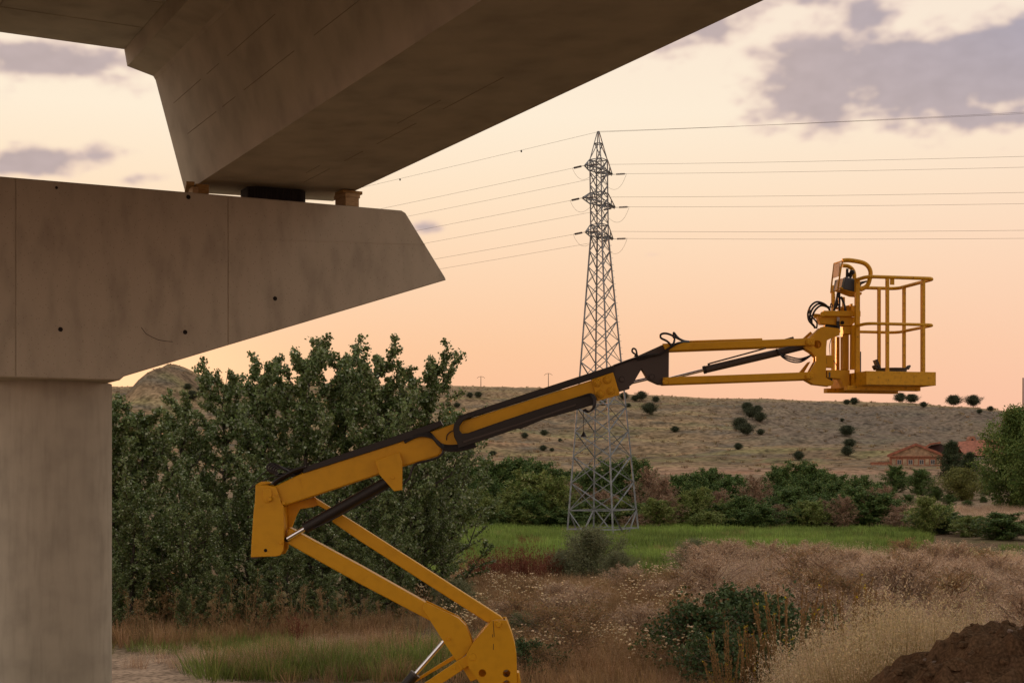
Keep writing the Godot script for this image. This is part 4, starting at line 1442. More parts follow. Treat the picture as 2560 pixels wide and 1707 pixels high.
	ex(ro, "top_bar", [3.801, 5.870, 3.886, 5.866, 4.261, 5.845, 4.261, 5.822, 3.829, 5.817], -0.12, -0.06, Y, 0.006)
	ex(ro, "housing", [3.829, 5.820, 4.079, 5.815, 4.278, 5.815, 4.278, 5.765, 4.216, 5.706, 4.079, 5.720, 3.920, 5.731, 3.865, 5.733], -0.06, 0.07, Y, 0.006)
	ex(ro, "cheek", [4.079, 5.813, 4.216, 5.809, 4.216, 5.708, 4.079, 5.713], 0.071, 0.085, Y, 0.004)
	pins(ro, "pin", [Vector3(4.113, 5.747, 0.085)], 0.022, 0.008, M.recess_shade)
	pins(ro, "pin", [Vector3(3.876, 5.841, 0.12)], 0.030, 0.02, Y)
	ex(ro, "worm_gear", [3.920, 5.726, 4.096, 5.711, 4.096, 5.674, 4.079, 5.663, 3.920, 5.691], -0.05, 0.05, M.black_steel, 0.004)
	ex(ro, "limit_switch", [4.045, 5.809, 4.077, 5.806, 4.075, 5.760, 4.047, 5.763], 0.086, 0.115, M.pale_plastic, 0.003)
	ex(ro, "switch_lever", [4.040, 5.761, 4.077, 5.756, 4.072, 5.691, 4.047, 5.697], 0.086, 0.105, M.black_rubber, 0.0)
	ex(ro, "neck", [4.125, 5.703, 4.233, 5.703, 4.233, 5.617, 4.125, 5.617], -0.07, 0.08, Y, 0.005)
	ex(ro, "mast", [4.090, 5.600, 4.125, 5.600, 4.125, 5.205, 4.085, 5.205], -0.16, -0.10, Y, 0.004)
	ex(ro, "mast", [4.129, 5.615, 4.202, 5.615, 4.202, 5.201, 4.129, 5.201], -0.08, 0.04, Y, 0.005)
	ex(ro, "mast", [4.218, 5.720, 4.275, 5.720, 4.275, 5.201, 4.213, 5.201], 0.02, 0.10, Y, 0.005)
	ex(ro, "foot_bracket", [3.933, 5.194, 4.199, 5.194, 4.199, 5.003, 4.134, 5.005, 4.090, 5.091, 3.937, 5.105], -0.10, 0.09, Y, 0.005)
	ex(ro, "foot_slot", [3.954, 5.168, 3.972, 5.168, 3.972, 5.107, 3.954, 5.107], 0.0905, 0.093, M.control_grey, 0.0)  # slot is a thin dark grey patch painted as an opening
	ex(ro, "foot_pad", [3.920, 5.105, 4.005, 5.099, 4.005, 5.069, 3.942, 5.082], -0.06, 0.05, M.black_steel, 0.0)
	for k in 3:
		var hp := [Vector3(3.813, 5.689, 0.02), Vector3(3.785, 5.729, 0.02), Vector3(3.739, 5.775, 0.02), Vector3(3.724, 5.854, 0.02), Vector3(3.756, 5.945, 0.02), Vector3(3.824, 5.996, 0.02), Vector3(3.904, 5.979, 0.02), Vector3(3.961, 5.934, 0.02), Vector3(3.984, 5.888, 0.02)]
		for i in hp.size():
			var f := sin(PI * i / (hp.size() - 1.0))
			hp[i] = hp[i] + Vector3(0.03 * k * f, -0.022 * k * f, -0.02 * k)
		hose(ro, hp, 0.012)
	hose(ro, [Vector3(3.818, 5.681, 0.05), Vector3(3.824, 5.749, 0.05), Vector3(3.778, 5.805, 0.05), Vector3(3.744, 5.851, 0.05), Vector3(3.738, 5.919, 0.05)], 0.010)
	for q in [[Vector3(4.068, 6.101, 0.05), Vector3(4.048, 5.986, 0.06), Vector3(4.020, 5.885, 0.05)], [Vector3(4.092, 6.110, 0.02), Vector3(4.095, 5.991, 0.02), Vector3(4.092, 5.883, 0.02)], [Vector3(4.104, 6.055, 0.05), Vector3(4.136, 5.987, 0.05), Vector3(4.161, 5.885, 0.05)], [Vector3(4.097, 6.111, -0.03), Vector3(4.092, 5.997, -0.03), Vector3(4.040, 5.905, -0.03)]]:
		hose(ro, q, 0.014)
	hose(ro, [Vector3(3.977, 5.896, 0.05), Vector3(3.988, 5.976, 0.05), Vector3(4.011, 5.930, 0.05), Vector3(3.954, 5.942, 0.05)], 0.006)
	hose(ro, [Vector3(3.997, 5.578, 0.06), Vector3(3.970, 5.487, 0.06), Vector3(3.975, 5.368, 0.06)], 0.004)
	hose(ro, [Vector3(4.006, 5.318, 0.04), Vector3(4.042, 5.278, 0.04), Vector3(4.068, 5.205, 0.04)], 0.004)
	hose(ro, [Vector3(4.022, 6.083, 0.1), Vector3(4.024, 6.004, 0.1), Vector3(4.011, 5.936, 0.1)], 0.004)
	# hoses of the jib
	hose(ho, [Vector3(2.109, 5.469, 0.16), Vector3(2.058, 5.523, 0.15), Vector3(1.989, 5.565, 0.12), Vector3(1.991, 5.608, 0.1), Vector3(2.050, 5.619, 0.1), Vector3(2.129, 5.590, 0.1), Vector3(2.146, 5.538, 0.12), Vector3(2.109, 5.469, 0.16), Vector3(2.005, 5.388, 0.16), Vector3(1.852, 5.349, 0.12), Vector3(1.710, 5.311, 0.1)], 0.013)
	hose(ho, [Vector3(2.142, 5.560, 0.1), Vector3(2.139, 5.629, 0.1), Vector3(2.181, 5.580, 0.1), Vector3(2.234, 5.540, 0.1), Vector3(2.317, 5.528, 0.06)], 0.012)
	hose(ho, [Vector3(2.142, 5.586, 0.1), Vector3(2.194, 5.560, 0.1), Vector3(2.262, 5.532, 0.08), Vector3(2.324, 5.526, 0.06)], 0.015)
	hose(ho, [Vector3(2.321, 5.521, 0.08), Vector3(2.187, 5.502, 0.16), Vector3(2.082, 5.442, 0.17), Vector3(1.979, 5.375, 0.16), Vector3(1.826, 5.362, 0.12), Vector3(1.670, 5.324, 0.1), Vector3(1.436, 5.240, 0.08)], 0.014)
	hose(ho, [Vector3(1.716, 5.363, 0.1), Vector3(1.657, 5.403, 0.1), Vector3(1.664, 5.442, 0.1), Vector3(1.697, 5.429, 0.1), Vector3(1.710, 5.370, 0.1)], 0.011)
	for k in 3:
		var hp := [Vector3(3.347, 5.441, 0.03), Vector3(3.413, 5.389, 0.03), Vector3(3.518, 5.349, 0.03), Vector3(3.637, 5.330, 0.03), Vector3(3.755, 5.369, 0.03)]
		for i in hp.size():
			var f := sin(PI * i / (hp.size() - 1.0))
			hp[i] = hp[i] + Vector3(0, -0.028 * k * f, 0.02 * k)
		hose(ho, hp, 0.009)
	# plumb weight hung from the cable chain
	var top := Vector3(1.081, 4.723, 0.16)
	var pb := thing("plumb_weight", "small black plumb weight hanging on a cord below the boom", "plumb weight", Vector3(-0.25, 0, -16.7) + Vector3(1.085, 4.409, 0.16))
	rod(pb, "cord", [Vector3(0, 0.02, 0), top - Vector3(1.085, 4.409, 0.16)], 0.004, M.black_rubber, 6)
	var pw := MB.new()
	pw.lathe([[0.0, 0.0], [0.036, 0.0], [0.034, 0.012], [0.008, 0.06], [0.0, 0.065]], 12)
	part(pb, "weight", pw, M.black_steel)
	basket(t)

func basket(t: Node3D) -> void:
	var b := Node3D.new()
	b.name = "platform_basket"
	t.add_child(b)
	b.position = Vector3(3.92 + 0.25, 5.0, 0.01)
	b.rotation.y = deg_to_rad(12.0)
	var Y: Material = M.worn_yellow
	# floor tray: local x 0..0.9, z -0.475..0.475
	var mb := MB.new()
	mb.box(Vector3(0.03, 0.0, 0.455), Vector3(0.90, 0.155, 0.475), 0.003)
	part(b, "kick_plate", mb, Y)
	mb = MB.new()
	mb.box(Vector3(0.03, 0.0, -0.475), Vector3(0.90, 0.155, -0.455), 0.003)
	part(b, "kick_plate", mb, Y)
	mb = MB.new()
	mb.box(Vector3(0.88, 0.0, -0.454), Vector3(0.90, 0.155, 0.454), 0.0)
	part(b, "kick_plate", mb, Y)
	mb = MB.new()
	mb.box(Vector3(0.03, 0.0, -0.454), Vector3(0.05, 0.155, 0.454), 0.0)
	part(b, "kick_plate", mb, Y)
	mb = MB.new()
	mb.box(Vector3(0.051, 0.02, -0.454), Vector3(0.879, 0.04, 0.454), 0.0)
	part(b, "floor_plate", mb, Y)
	for z in [-0.3, 0.25]:
		mb = MB.new()
		mb.box(Vector3(-0.12, -0.055, z - 0.05), Vector3(0.80, -0.002, z + 0.05), 0.004)
		part(b, "floor_beam", mb, Y)
	# rails: rounded rectangles
	for y in [1.235, 0.70]:
		var pts := []
		var c := [[0.87, -0.445, -90.0], [0.87, 0.445, 0.0]]
		pts.append(Vector3(0.05, y, 0.2))
		for k in 5:
			var a := deg_to_rad(180.0 - k * 22.5)
			pts.append(Vector3(0.14 + cos(a) * 0.09, y, 0.37 + sin(a) * 0.09))
		for k in 5:
			var a := deg_to_rad(90.0 - k * 22.5)
			pts.append(Vector3(0.80 + cos(a) * 0.09, y, 0.37 + sin(a) * 0.09))
		for k in 5:
			var a := deg_to_rad(-k * 22.5)
			pts.append(Vector3(0.80 + cos(a) * 0.09, y, -0.37 + sin(a) * 0.09))
		pts.append(Vector3(0.05, y, -0.46))
		mb = MB.new()
		mb.tube(pts, 0.021 if y > 1.0 else 0.018, -1.0, 10)
		part(b, "top_rail" if y > 1.0 else "mid_rail", mb, Y)
	for p in [[0.30, 0.455, 0.0], [0.75, 0.455, 0.0], [0.65, -0.455, 0.0], [0.885, -0.27, 0.0], [0.885, 0.18, 0.0], [0.05, -0.455, 0.0]]:
		mb = MB.new()
		mb.bar(Vector3(p[0], 0.04, p[1]), Vector3(p[0], 1.235, p[1]), 0.034, 0.034)
		part(b, "post", mb, Y)
	mb = MB.new()
	mb.bar(Vector3(0.055, 0.04, 0.19), Vector3(0.055, 1.25, 0.19), 0.05, 0.045)
	part(b, "gate_post", mb, Y)
	mb = MB.new()
	mb.bar(Vector3(0.05, 0.04, -0.15), Vector3(0.05, 0.80, -0.15), 0.045, 0.045)
	part(b, "gate_post", mb, Y)
	mb = MB.new()
	mb.bar(Vector3(0.09, 0.06, 0.19), Vector3(0.09, 0.40, 0.19), 0.015, 0.03)
	part(b, "gate_latch", mb, M.control_grey)
	# tool lug on the top rail
	mb = MB.new()
	mb.box(Vector3(0.335, 1.15, 0.45), Vector3(0.385, 1.215, 0.462), 0.0)
	part(b, "harness_lug", mb, Y)
	# control console at the mast
	b = Node3D.new()
	b.name = "control_console"
	t.add_child(b)
	rod(b, "guard_loop", smooth([Vector3(4.103, 6.462, 0.14), Vector3(4.182, 6.467, 0.14), Vector3(4.329, 6.442, 0.14), Vector3(4.397, 6.400, 0.14), Vector3(4.429, 6.332, 0.14), Vector3(4.420, 6.247, 0.14), Vector3(4.386, 6.168, 0.14), Vector3(4.307, 6.123, 0.14)]), 0.026, M.worn_yellow, 12)
	rod(b, "guard_loop", smooth([Vector3(4.183, 6.455, -0.20), Vector3(4.252, 6.446, -0.20), Vector3(4.304, 6.403, -0.20), Vector3(4.323, 6.340, -0.20), Vector3(4.319, 6.282, -0.20)]), 0.024, M.worn_yellow, 12)
	rod(b, "guard_frame", [Vector3(4.083, 6.478, -0.2), Vector3(4.108, 6.463, 0.12), Vector3(4.088, 6.374, 0.12), Vector3(4.052, 6.126, 0.12), Vector3(4.044, 6.132, -0.2), Vector3(4.056, 6.259, -0.2), Vector3(4.083, 6.478, -0.2)], 0.010, M.worn_yellow, 8)
	mb = MB.new()
	var sq := [Vector3(4.086, 6.469, -0.18), Vector3(4.092, 6.445, 0.10), Vector3(4.073, 6.287, 0.10), Vector3(4.069, 6.302, -0.18)]
	mb.quad(sq[0], sq[1], sq[2], sq[3], Vector3(0, 0, 1))
	mb.quad(sq[0] + Vector3(-0.008, 0, 0), sq[1] + Vector3(-0.008, 0, 0), sq[2] + Vector3(-0.008, 0, 0), sq[3] + Vector3(-0.008, 0, 0), Vector3(-1, 0, 0))
	part(b, "notice_board", mb, M.pale_plastic)
	ex(b, "control_box", [4.136, 6.275, 4.293, 6.241, 4.264, 6.096, 4.111, 6.134], -0.18, 0.14, M.control_grey, 0.008)
	mb = MB.new()
	var sq2 := [Vector3(4.079, 6.273, -0.15), Vector3(4.104, 6.259, 0.12), Vector3(4.079, 6.123, 0.12), Vector3(4.058, 6.135, -0.15)]
	mb.quad(sq2[0], sq2[1], sq2[2], sq2[3], Vector3(-1, 0, 0.5))
	part(b, "control_cover", mb, M.pale_plastic)
	ex(b, "console_shelf", [4.068, 6.147, 4.090, 6.155, 4.267, 6.096, 4.330, 6.096, 4.330, 6.071, 4.250, 6.078], -0.16, 0.13, M.worn_yellow, 0.003)
	rod(b, "joystick", [Vector3(4.187, 6.289, 0.0), Vector3(4.191, 6.389, 0.0)], 0.016, M.black_rubber)
	rod(b, "joystick", [Vector3(4.213, 6.270, 0.06), Vector3(4.235, 6.332, 0.06)], 0.014, M.black_rubber)
	mb = MB.new()
	mb.lathe([[0.0, -0.03], [0.026, -0.02], [0.032, 0.0], [0.026, 0.022], [0.0, 0.03]], 12, Vector3(4.235, 6.338, 0.06))
	part(b, "joystick_knob", mb, M.black_rubber)
	mb = MB.new()
	mb.lathe([[0.0, -0.03], [0.03, -0.02], [0.034, 0.0], [0.028, 0.02], [0.0, 0.03]], 12, Vector3(4.213, 6.315, 0.02))
	part(b, "joystick_knob", mb, M.black_rubber)
	ex(b, "console_arm", [4.334, 6.232, 4.415, 6.248, 4.418, 6.232, 4.352, 6.200, 4.334, 6.170], 0.0, 0.03, M.control_grey, 0.0)
	# shelf and toolbox behind the mast
	ex(b, "cross_rail", [4.108, 5.959, 4.284, 5.991, 4.284, 5.970, 4.111, 5.934], -0.25, -0.21, M.worn_yellow, 0.003)
	ex(b, "cross_rail", [4.187, 6.084, 4.216, 6.084, 4.218, 5.970, 4.187, 5.970], -0.25, -0.22, M.worn_yellow, 0.003)
	ex(b, "tool_tray", [4.113, 5.902, 4.125, 5.934, 4.147, 5.948, 4.284, 5.959, 4.284, 5.891, 4.113, 5.885], -0.20, -0.02, M.worn_yellow, 0.003)
	ex(b, "bracket_plate", [4.216, 5.970, 4.241, 5.973, 4.243, 5.888, 4.218, 5.888], 0.0, 0.06, M.worn_yellow, 0.003)
	# rubber tub left on the platform floor
	var bx := Transform3D(Basis(Vector3.UP, deg_to_rad(12.0)), Vector3(3.92, 5.0, 0.01 - 16.7))
	var tub := thing("rubber_tub", "grey rubber builder's tub with two lugs standing in the lift's basket", "tub", bx * Vector3(0.52, 0.042, 0.12))
	mb = MB.new()
	mb.lathe([[0.0, 0.0], [0.145, 0.0], [0.150, 0.01], [0.178, 0.155], [0.186, 0.16], [0.186, 0.172], [0.172, 0.172], [0.140, 0.02], [0.0, 0.02]], 28)
	part(tub, "bowl", mb, M.old_rubber)
	for s in [-1.0, 1.0]:
		mb = MB.new()
		mb.tube([Vector3(s * 0.18, 0.165, -0.06), Vector3(s * 0.205, 0.20, -0.04), Vector3(s * 0.205, 0.20, 0.04), Vector3(s * 0.18, 0.165, 0.06)], 0.014, 0.014, 7)
		part(tub, "lug", mb, M.old_rubber)
	var fl := thing("wooden_float", "weathered plasterer's float leaning in the rubber tub on the platform", "float", tub.position + Vector3(-0.115, 0.10, 0.0))
	mb = MB.new()
	mb.bar(Vector3(0.02, -0.06, 0), Vector3(-0.075, 0.175, 0), 0.03, 0.12)
	part(fl, "blade", mb, M.old_rubber)

# ---------------------------------------------------------------- plants
func rdir(r: RandomNumberGenerator) -> Vector3:
	var z := r.randf_range(-1, 1)
	var a := r.randf() * TAU
	var q := sqrt(1.0 - z * z)
	return Vector3(cos(a) * q, z, sin(a) * q)

func jit(r: RandomNumberGenerator, k: Color, a: float) -> Color:
	var f := 1.0 + r.randf_range(-a, a)
	return Color(k.r * f * r.randf_range(0.94, 1.06), k.g * f, k.b * f * r.randf_range(0.9, 1.1))

# trunk, limbs and leaves of one tree, h metres tall
func grow(s: int, sp: Dictionary) -> Array:
	var r := RandomNumberGenerator.new()
	r.seed = s
	var wood := MB.new()
	var lv := MB.new()
	var h: float = sp.h
	var n: int = sp.n
	var low: float = sp.low
	var up: float = sp.up
	var sub: int = sp.sub
	var trunk := []
	for i in 7:
		var k := i / 6.0
		trunk.append(Vector3(r.randf_range(-1, 1) * 0.02 * h * k + sp.get("lean", 0.0) * h * k * k, h * 0.93 * k, r.randf_range(-1, 1) * 0.02 * h * k))
	trunk[0] = Vector3(0, -0.25, 0)
	wood.tube(trunk, h * 0.014 + 0.01, 0.008, 7)
	var per := int(float(sp.leaves) / (n * sub))
	for i in n:
		var t := lerpf(low, 0.96, (i + r.randf()) / n)
		var f := t * 6.0
		var a0: Vector3 = trunk[int(f)].lerp(trunk[mini(int(f) + 1, 6)], f - int(f))
		var az := i * 2.4 + r.randf_range(-0.5, 0.5)
		var out := Vector3(cos(az), 0, sin(az))
		var q := (t - low) / (1.0 - low)
		var ln: float = sp.spread * lerpf(0.75 + 0.35 * sin(PI * minf(1.0, q * 1.3)), 0.30, q * q) * r.randf_range(0.65, 1.15)
		var dir := (out * (1.0 - up) + Vector3.UP * up + rdir(r) * 0.12).normalized()
		var p1 := a0 + (out * 0.8 + Vector3.UP * (0.2 + 0.4 * up)) * ln * 0.45
		var p2 := p1 + dir * ln * 0.7
		wood.tube([a0, p1, p2], h * 0.006 + 0.004, 0.004, 4, false)
		for j in sub:
			var g := (j + r.randf()) / sub
			var b0 := a0.lerp(p1, g * 2.0) if g < 0.5 else p1.lerp(p2, g * 2.0 - 1.0)
			var bd := (dir * (0.5 + up) + rdir(r) * 0.9 + out * 0.3).normalized()
			var bl := ln * r.randf_range(0.22, 0.5)
			var b1 := b0 + bd * bl
			if sp.get("twigs", true):
				wood.tube([b0, b1], 0.004 + h * 0.001, 0.003, 3, false)
			var k0: Color = sp.cols[0].lerp(sp.cols[1], r.randf())
			for m in per:
				var w := pow(r.randf(), 0.7)
				var p: Vector3 = b0.lerp(b1, w * 1.08) + rdir(r) * sp.fluff * r.randf()
				var k := jit(r, k0, 0.28)
				if r.randf() < sp.get("odd", 0.12):
					k = jit(r, sp.cols[2], 0.2)
				var u: Vector3 = (rdir(r) + Vector3(0, sp.get("droop", -0.3), 0) + bd * sp.get("along", 0.3)).normalized()
				var sz: float = sp.size * r.randf_range(0.6, 1.25)
				var sd: Vector3 = u.cross(rdir(r)).normalized() * sz * sp.get("wide", 0.75)
				lv.leaf(p, u * sz, sd, k)
	return [wood.mesh(), lv.mesh()]

func plant_tree(called: String, label: String, cat: String, kit: Array, at: Vector3, sc: Vector3, turn: float, leaf: Material, group := "", wood: Material = null) -> Node3D:
	var o := thing(called, label, cat, at, group, turn)
	part(o, "trunk", kit[0], wood if wood else M.bark).scale = sc
	part(o, "crown", kit[1], leaf).scale = sc
	return o

func spot(a: float, d: float, sink := 0.0) -> Vector3:
	return Vector3(a * d, ground_h(a * d, -d) - sink, -d)

func trees() -> void:
	var r := RandomNumberGenerator.new()
	r.seed = 77
	# poplars on the left
	var pc := [Color(0.100, 0.145, 0.045), Color(0.185, 0.235, 0.090), Color(0.36, 0.40, 0.26)]
	var kits := []
	for i in 4:
		kits.append(grow(200 + i, {h = 8.0, spread = 2.3 + 0.2 * (i % 2), n = 30, low = 0.07, up = 0.62 + 0.06 * i, sub = 9, leaves = 26000, size = 0.095, cols = pc, fluff = 0.16, odd = 0.16, wide = 0.8}))
	var lean := grow(230, {h = 8.0, spread = 2.3, n = 30, low = 0.07, up = 0.66, sub = 9, leaves = 24000, size = 0.095, cols = pc, fluff = 0.16, odd = 0.16, lean = 0.09, wide = 0.8})
	var pops := [
		[-0.1435, 40.0, 8.07, 0, "tallest poplar of the clump, behind the folded boom"], [-0.1159, 41.5, 8.11, 1, "tall poplar just right of the tallest in the clump"],
		[-0.0934, 39.5, 7.80, 2, "poplar above the boom's middle, right part of the clump"], [-0.0675, 40.5, 7.76, 4, "poplar leaning outwards at the clump's right edge"],
		[-0.1722, 42.0, 7.76, 3, "poplar showing below the crosshead's tapering underside"], [-0.2025, 43.0, 7.63, 0, "thin topped poplar below the crosshead's middle"],
		[-0.2321, 41.0, 6.48, 1, "shorter poplar in the dip before the left knoll"], [-0.2616, 37.0, 6.03, 2, "leafy poplar beside the pier column, before the sunlit knoll"],
		[-0.2864, 36.0, 6.21, 3, "poplar touching the pier column, its top lit by the sun"], [-0.3122, 37.0, 6.50, 0, "poplar mostly hidden behind the pier column"],
		[-0.0484, 44.0, 5.86, 1, "low poplar at the clump's right edge under the boom"], [-0.1857, 36.0, 4.41, 2, "young poplar behind the yellow knuckle"],
		[-0.2250, 34.5, 4.00, 3, "young poplar with low branches left of the knuckle"], [-0.1350, 36.5, 4.10, 0, "young poplar between the lift's lower arms"],
		[-0.2672, 34.5, 3.81, 1, "young bushy poplar nearest the pier column"], [-0.0900, 37.0, 3.90, 2, "young poplar right of the lift's lower arms"],
		[-0.0619, 40.0, 3.44, 3, "bushy young poplar at the edge of the green field"], [-0.1575, 35.0, 2.52, 2, "small poplar sucker low behind the lower arm"],
		[-0.2475, 35.0, 2.52, 0, "small poplar sucker at the foot of the clump"], [-0.1069, 36.0, 2.28, 1, "small poplar sucker below the lift's upper link"],
		[-0.2813, 33.5, 2.02, 2, "poplar sucker touching the column's side"], [-0.2068, 34.0, 2.09, 3, "poplar sucker left below the knuckle"], [-0.1800, 34.5, 1.86, 1, "poplar sucker right below the knuckle"],
		[-0.1294, 35.0, 1.64, 0, "poplar sucker under the lower arm's middle"], [-0.0788, 37.5, 1.68, 2, "poplar sucker near the lower arm's crank"], [-0.2278, 33.5, 1.55, 1, "lowest poplar sucker before the clump"],
	]
	for p in pops:
		var sc: float = p[2] / 8.0
		var wd := sc * (1.0 if sc > 0.8 else 1.25)
		plant_tree("poplar_tree", p[4], "poplar", lean if p[3] == 4 else kits[p[3]], spot(p[0], p[1], 0.05), Vector3(wd, sc, wd), 0.0 if p[3] == 4 else r.randf() * TAU, M.poplar_leaf, "poplars left of the lift")

	# thicket behind the field
	var dk := [Color(0.055, 0.10, 0.028), Color(0.105, 0.165, 0.045), Color(0.18, 0.21, 0.07)]
	var yg := [Color(0.12, 0.17, 0.04), Color(0.21, 0.245, 0.07), Color(0.30, 0.29, 0.11)]
	var bn := [Color(0.25, 0.155, 0.10), Color(0.36, 0.235, 0.155), Color(0.16, 0.15, 0.07)]
	var dark := []
	var yell := []
	var brown := []
	for i in 3:
		dark.append(grow(300 + i, {h = 5.0, spread = 2.1, n = 40, low = 0.02, up = 0.50, sub = 8, leaves = 19000, size = 0.17, cols = dk, fluff = 0.34, wide = 0.55}))
		yell.append(grow(320 + i, {h = 3.2, spread = 1.7, n = 34, low = 0.0, up = 0.5, sub = 8, leaves = 14000, size = 0.17, cols = yg, fluff = 0.24, wide = 0.32, along = 1.2}))
		brown.append(grow(340 + i, {h = 3.6, spread = 1.5, n = 30, low = 0.02, up = 0.55, sub = 8, leaves = 6500, size = 0.16, cols = bn, fluff = 0.22, wide = 0.22, along = 1.0}))
	var line := [ # bearing, distance, top, kind, where
		[1130, 101, 1170, 0, "beside the poplars"], [1185, 104, 1160, 0, "beside the poplars"], [1238, 106, 1152, 0, "left of the pylon"], [1299, 108, 1143, 0, "left of the pylon"],
		[1350, 107, 1153, 0, "left of the pylon"], [1395, 108, 1172, 0, "left of the pylon"], [1440, 110, 1178, 0, "behind the pylon's legs"], [1480, 108, 1170, 0, "behind the pylon's legs"],
		[1538, 109, 1155, 0, "behind the pylon's legs"], [1592, 110, 1148, 0, "right behind the pylon"], [1730, 112, 1183, 0, "below the jib"], [1777, 114, 1169, 0, "below the jib"],
		[1825, 114, 1185, 0, "below the jib"], [1952, 116, 1165, 0, "under the hanging basket"], [2003, 118, 1157, 0, "under the hanging basket"], [2047, 118, 1172, 0, "before the ruined wall"],
		[2093, 117, 1185, 0, "before the ruined wall"], [2157, 104, 1187, 0, "before the brick annex"], [1670, 112, 1200, 0, "right behind the pylon"], [1866, 110, 1215, 0, "below the jib"],
		[1974, 103, 1222, 0, "under the hanging basket"], [2139, 98, 1215, 0, "standing forward before the brick annex"], [1905, 96, 1262, 3, "at the edge of the field"],
		[1184, 98, 1222, 1, "beside the poplars"], [1226, 97, 1245, 1, "beside the poplars"], [1273, 98, 1232, 1, "left of the pylon"], [1330, 100, 1185, 1, "left of the pylon"], [1300, 97, 1270, 1, "left of the pylon"],
		[1380, 99, 1200, 1, "left of the pylon"], [1640, 97, 1248, 1, "right of the pylon's foot"], [1700, 99, 1240, 1, "right of the pylon's foot"], [1745, 100, 1222, 1, "below the jib"], [1840, 99, 1250, 1, "below the jib"],
		[2030, 97, 1253, 1, "under the hanging basket"], [2321, 90, 1242, 1, "before the brick building's trees"], [2350, 92, 1262, 0, "before the brick building's trees"], [2515, 84, 1282, 0, "low before the big tree"],
		[1624, 105, 1170, 2, "right behind the pylon"], [1655, 102, 1190, 2, "right of the pylon's foot"], [1800, 104, 1225, 2, "below the jib"], [1890, 107, 1188, 2, "below the jib"], [1425, 103, 1205, 2, "behind the pylon's legs"],
		[1500, 101, 1225, 2, "behind the pylon's legs"], [2175, 98, 1222, 2, "before the brick annex"], [2215, 101, 1215, 2, "before the brick annex"], [2110, 96, 1240, 2, "before the brick annex"], [2250, 96, 1262, 2, "before the brick building's trees"],
		[1550, 99, 1245, 1, "behind the pylon's legs"], [1470, 98, 1262, 1, "behind the pylon's legs"], [2240, 94, 1280, 2, "before the brick building's trees"], [2430, 88, 1290, 1, "low before the big tree"],
		[1110, 96, 1255, 1, "beside the poplars"], [1160, 95, 1290, 1, "beside the poplars"], [1420, 97, 1275, 0, "behind the pylon's legs"], [1590, 96, 1285, 2, "right of the pylon's foot"], [1770, 96, 1280, 1, "below the jib"],
	]
	# the thicket closes up between them
	for k in 34:
		var px := 1112.0 + k * 33.0 + r.randf_range(-12, 12)
		var far := k % 2 == 0
		line.append([px, r.randf_range(106, 116) if far else r.randf_range(97, 101), r.randf_range(1185, 1215) if far else r.randf_range(1232, 1275), 0 if far or k % 3 == 0 else [1, 2, 1, 0][k % 4], "beside the poplars" if px < 1220 else ("left of the pylon" if px < 1415 else ("behind the pylon's legs" if px < 1600 else ("right of the pylon's foot" if px < 1720 else ("below the jib" if px < 1930 else "under the hanging basket"))))])
	line.sort_custom(func(p, q): return p[0] < q[0])
	var tally := {}
	var seen_n := {}
	for q in line:
		var key := "%d %s" % [q[3], q[4]]
		tally[key] = tally.get(key, 0) + 1
	var ordinal := ["first", "second", "third", "fourth", "fifth", "sixth", "seventh", "eighth", "ninth", "tenth", "eleventh", "twelfth"]
	var knd := [["dark_tree", "dark leafy tree ", "tree"], ["feathery_shrub", "feathery yellow green shrub ", "shrub"], ["dry_shrub", "brown dried shrub ", "shrub"], ["round_shrub", "low round olive green shrub ", "shrub"]]
	for q in line:
		var a: float = (q[0] - 1280.0) / 3555.0
		var d: float = q[1]
		var at := spot(a, d, 0.05)
		var h: float = 4.0 + (1180.0 - q[2]) * d / 3555.0 - at.y
		var k: int = q[3]
		var kit: Array = (dark if k == 0 or k == 3 else (yell if k == 1 else brown))[r.randi() % 3]
		var nat: float = [5.0, 3.2, 3.6, 5.0][k]
		var sy := h / nat
		var sx := maxf(sy, 0.8) * r.randf_range(1.05, 1.4)
		if k == 3:
			sx = sy * 2.2
		var key := "%d %s" % [k, q[4]]
		var nth: int = seen_n.get(key, 0)
		seen_n[key] = nth + 1
		var which: String = knd[k][1] + q[4]
		if tally[key] > 1:
			which += ", %s from the left" % ordinal[mini(nth, 11)]
		plant_tree(knd[k][0], which, knd[k][2], kit, at, Vector3(sx, sy, sx), r.randf() * TAU, M.shrub_leaf, "thicket behind the field", M.twig if k == 2 else M.bark)
	# trees round the old factory
	var big := grow(360, {h = 11.0, spread = 4.2, n = 60, low = 0.02, up = 0.42, sub = 10, leaves = 52000, size = 0.23, cols = [Color(0.075, 0.125, 0.03), Color(0.14, 0.20, 0.05), Color(0.22, 0.26, 0.08)], fluff = 0.75, wide = 0.6})
	var round_kit := grow(361, {h = 5.0, spread = 2.6, n = 50, low = 0.05, up = 0.32, sub = 9, leaves = 24000, size = 0.17, cols = [Color(0.12, 0.135, 0.035), Color(0.18, 0.18, 0.05), Color(0.26, 0.25, 0.09)], fluff = 0.6, wide = 0.6})
	var con := grow(362, {h = 9.0, spread = 2.3, n = 70, low = 0.02, up = 0.42, sub = 8, leaves = 30000, size = 0.2, cols = [Color(0.035, 0.055, 0.026), Color(0.06, 0.085, 0.035), Color(0.10, 0.11, 0.05)], fluff = 0.5, wide = 0.5})
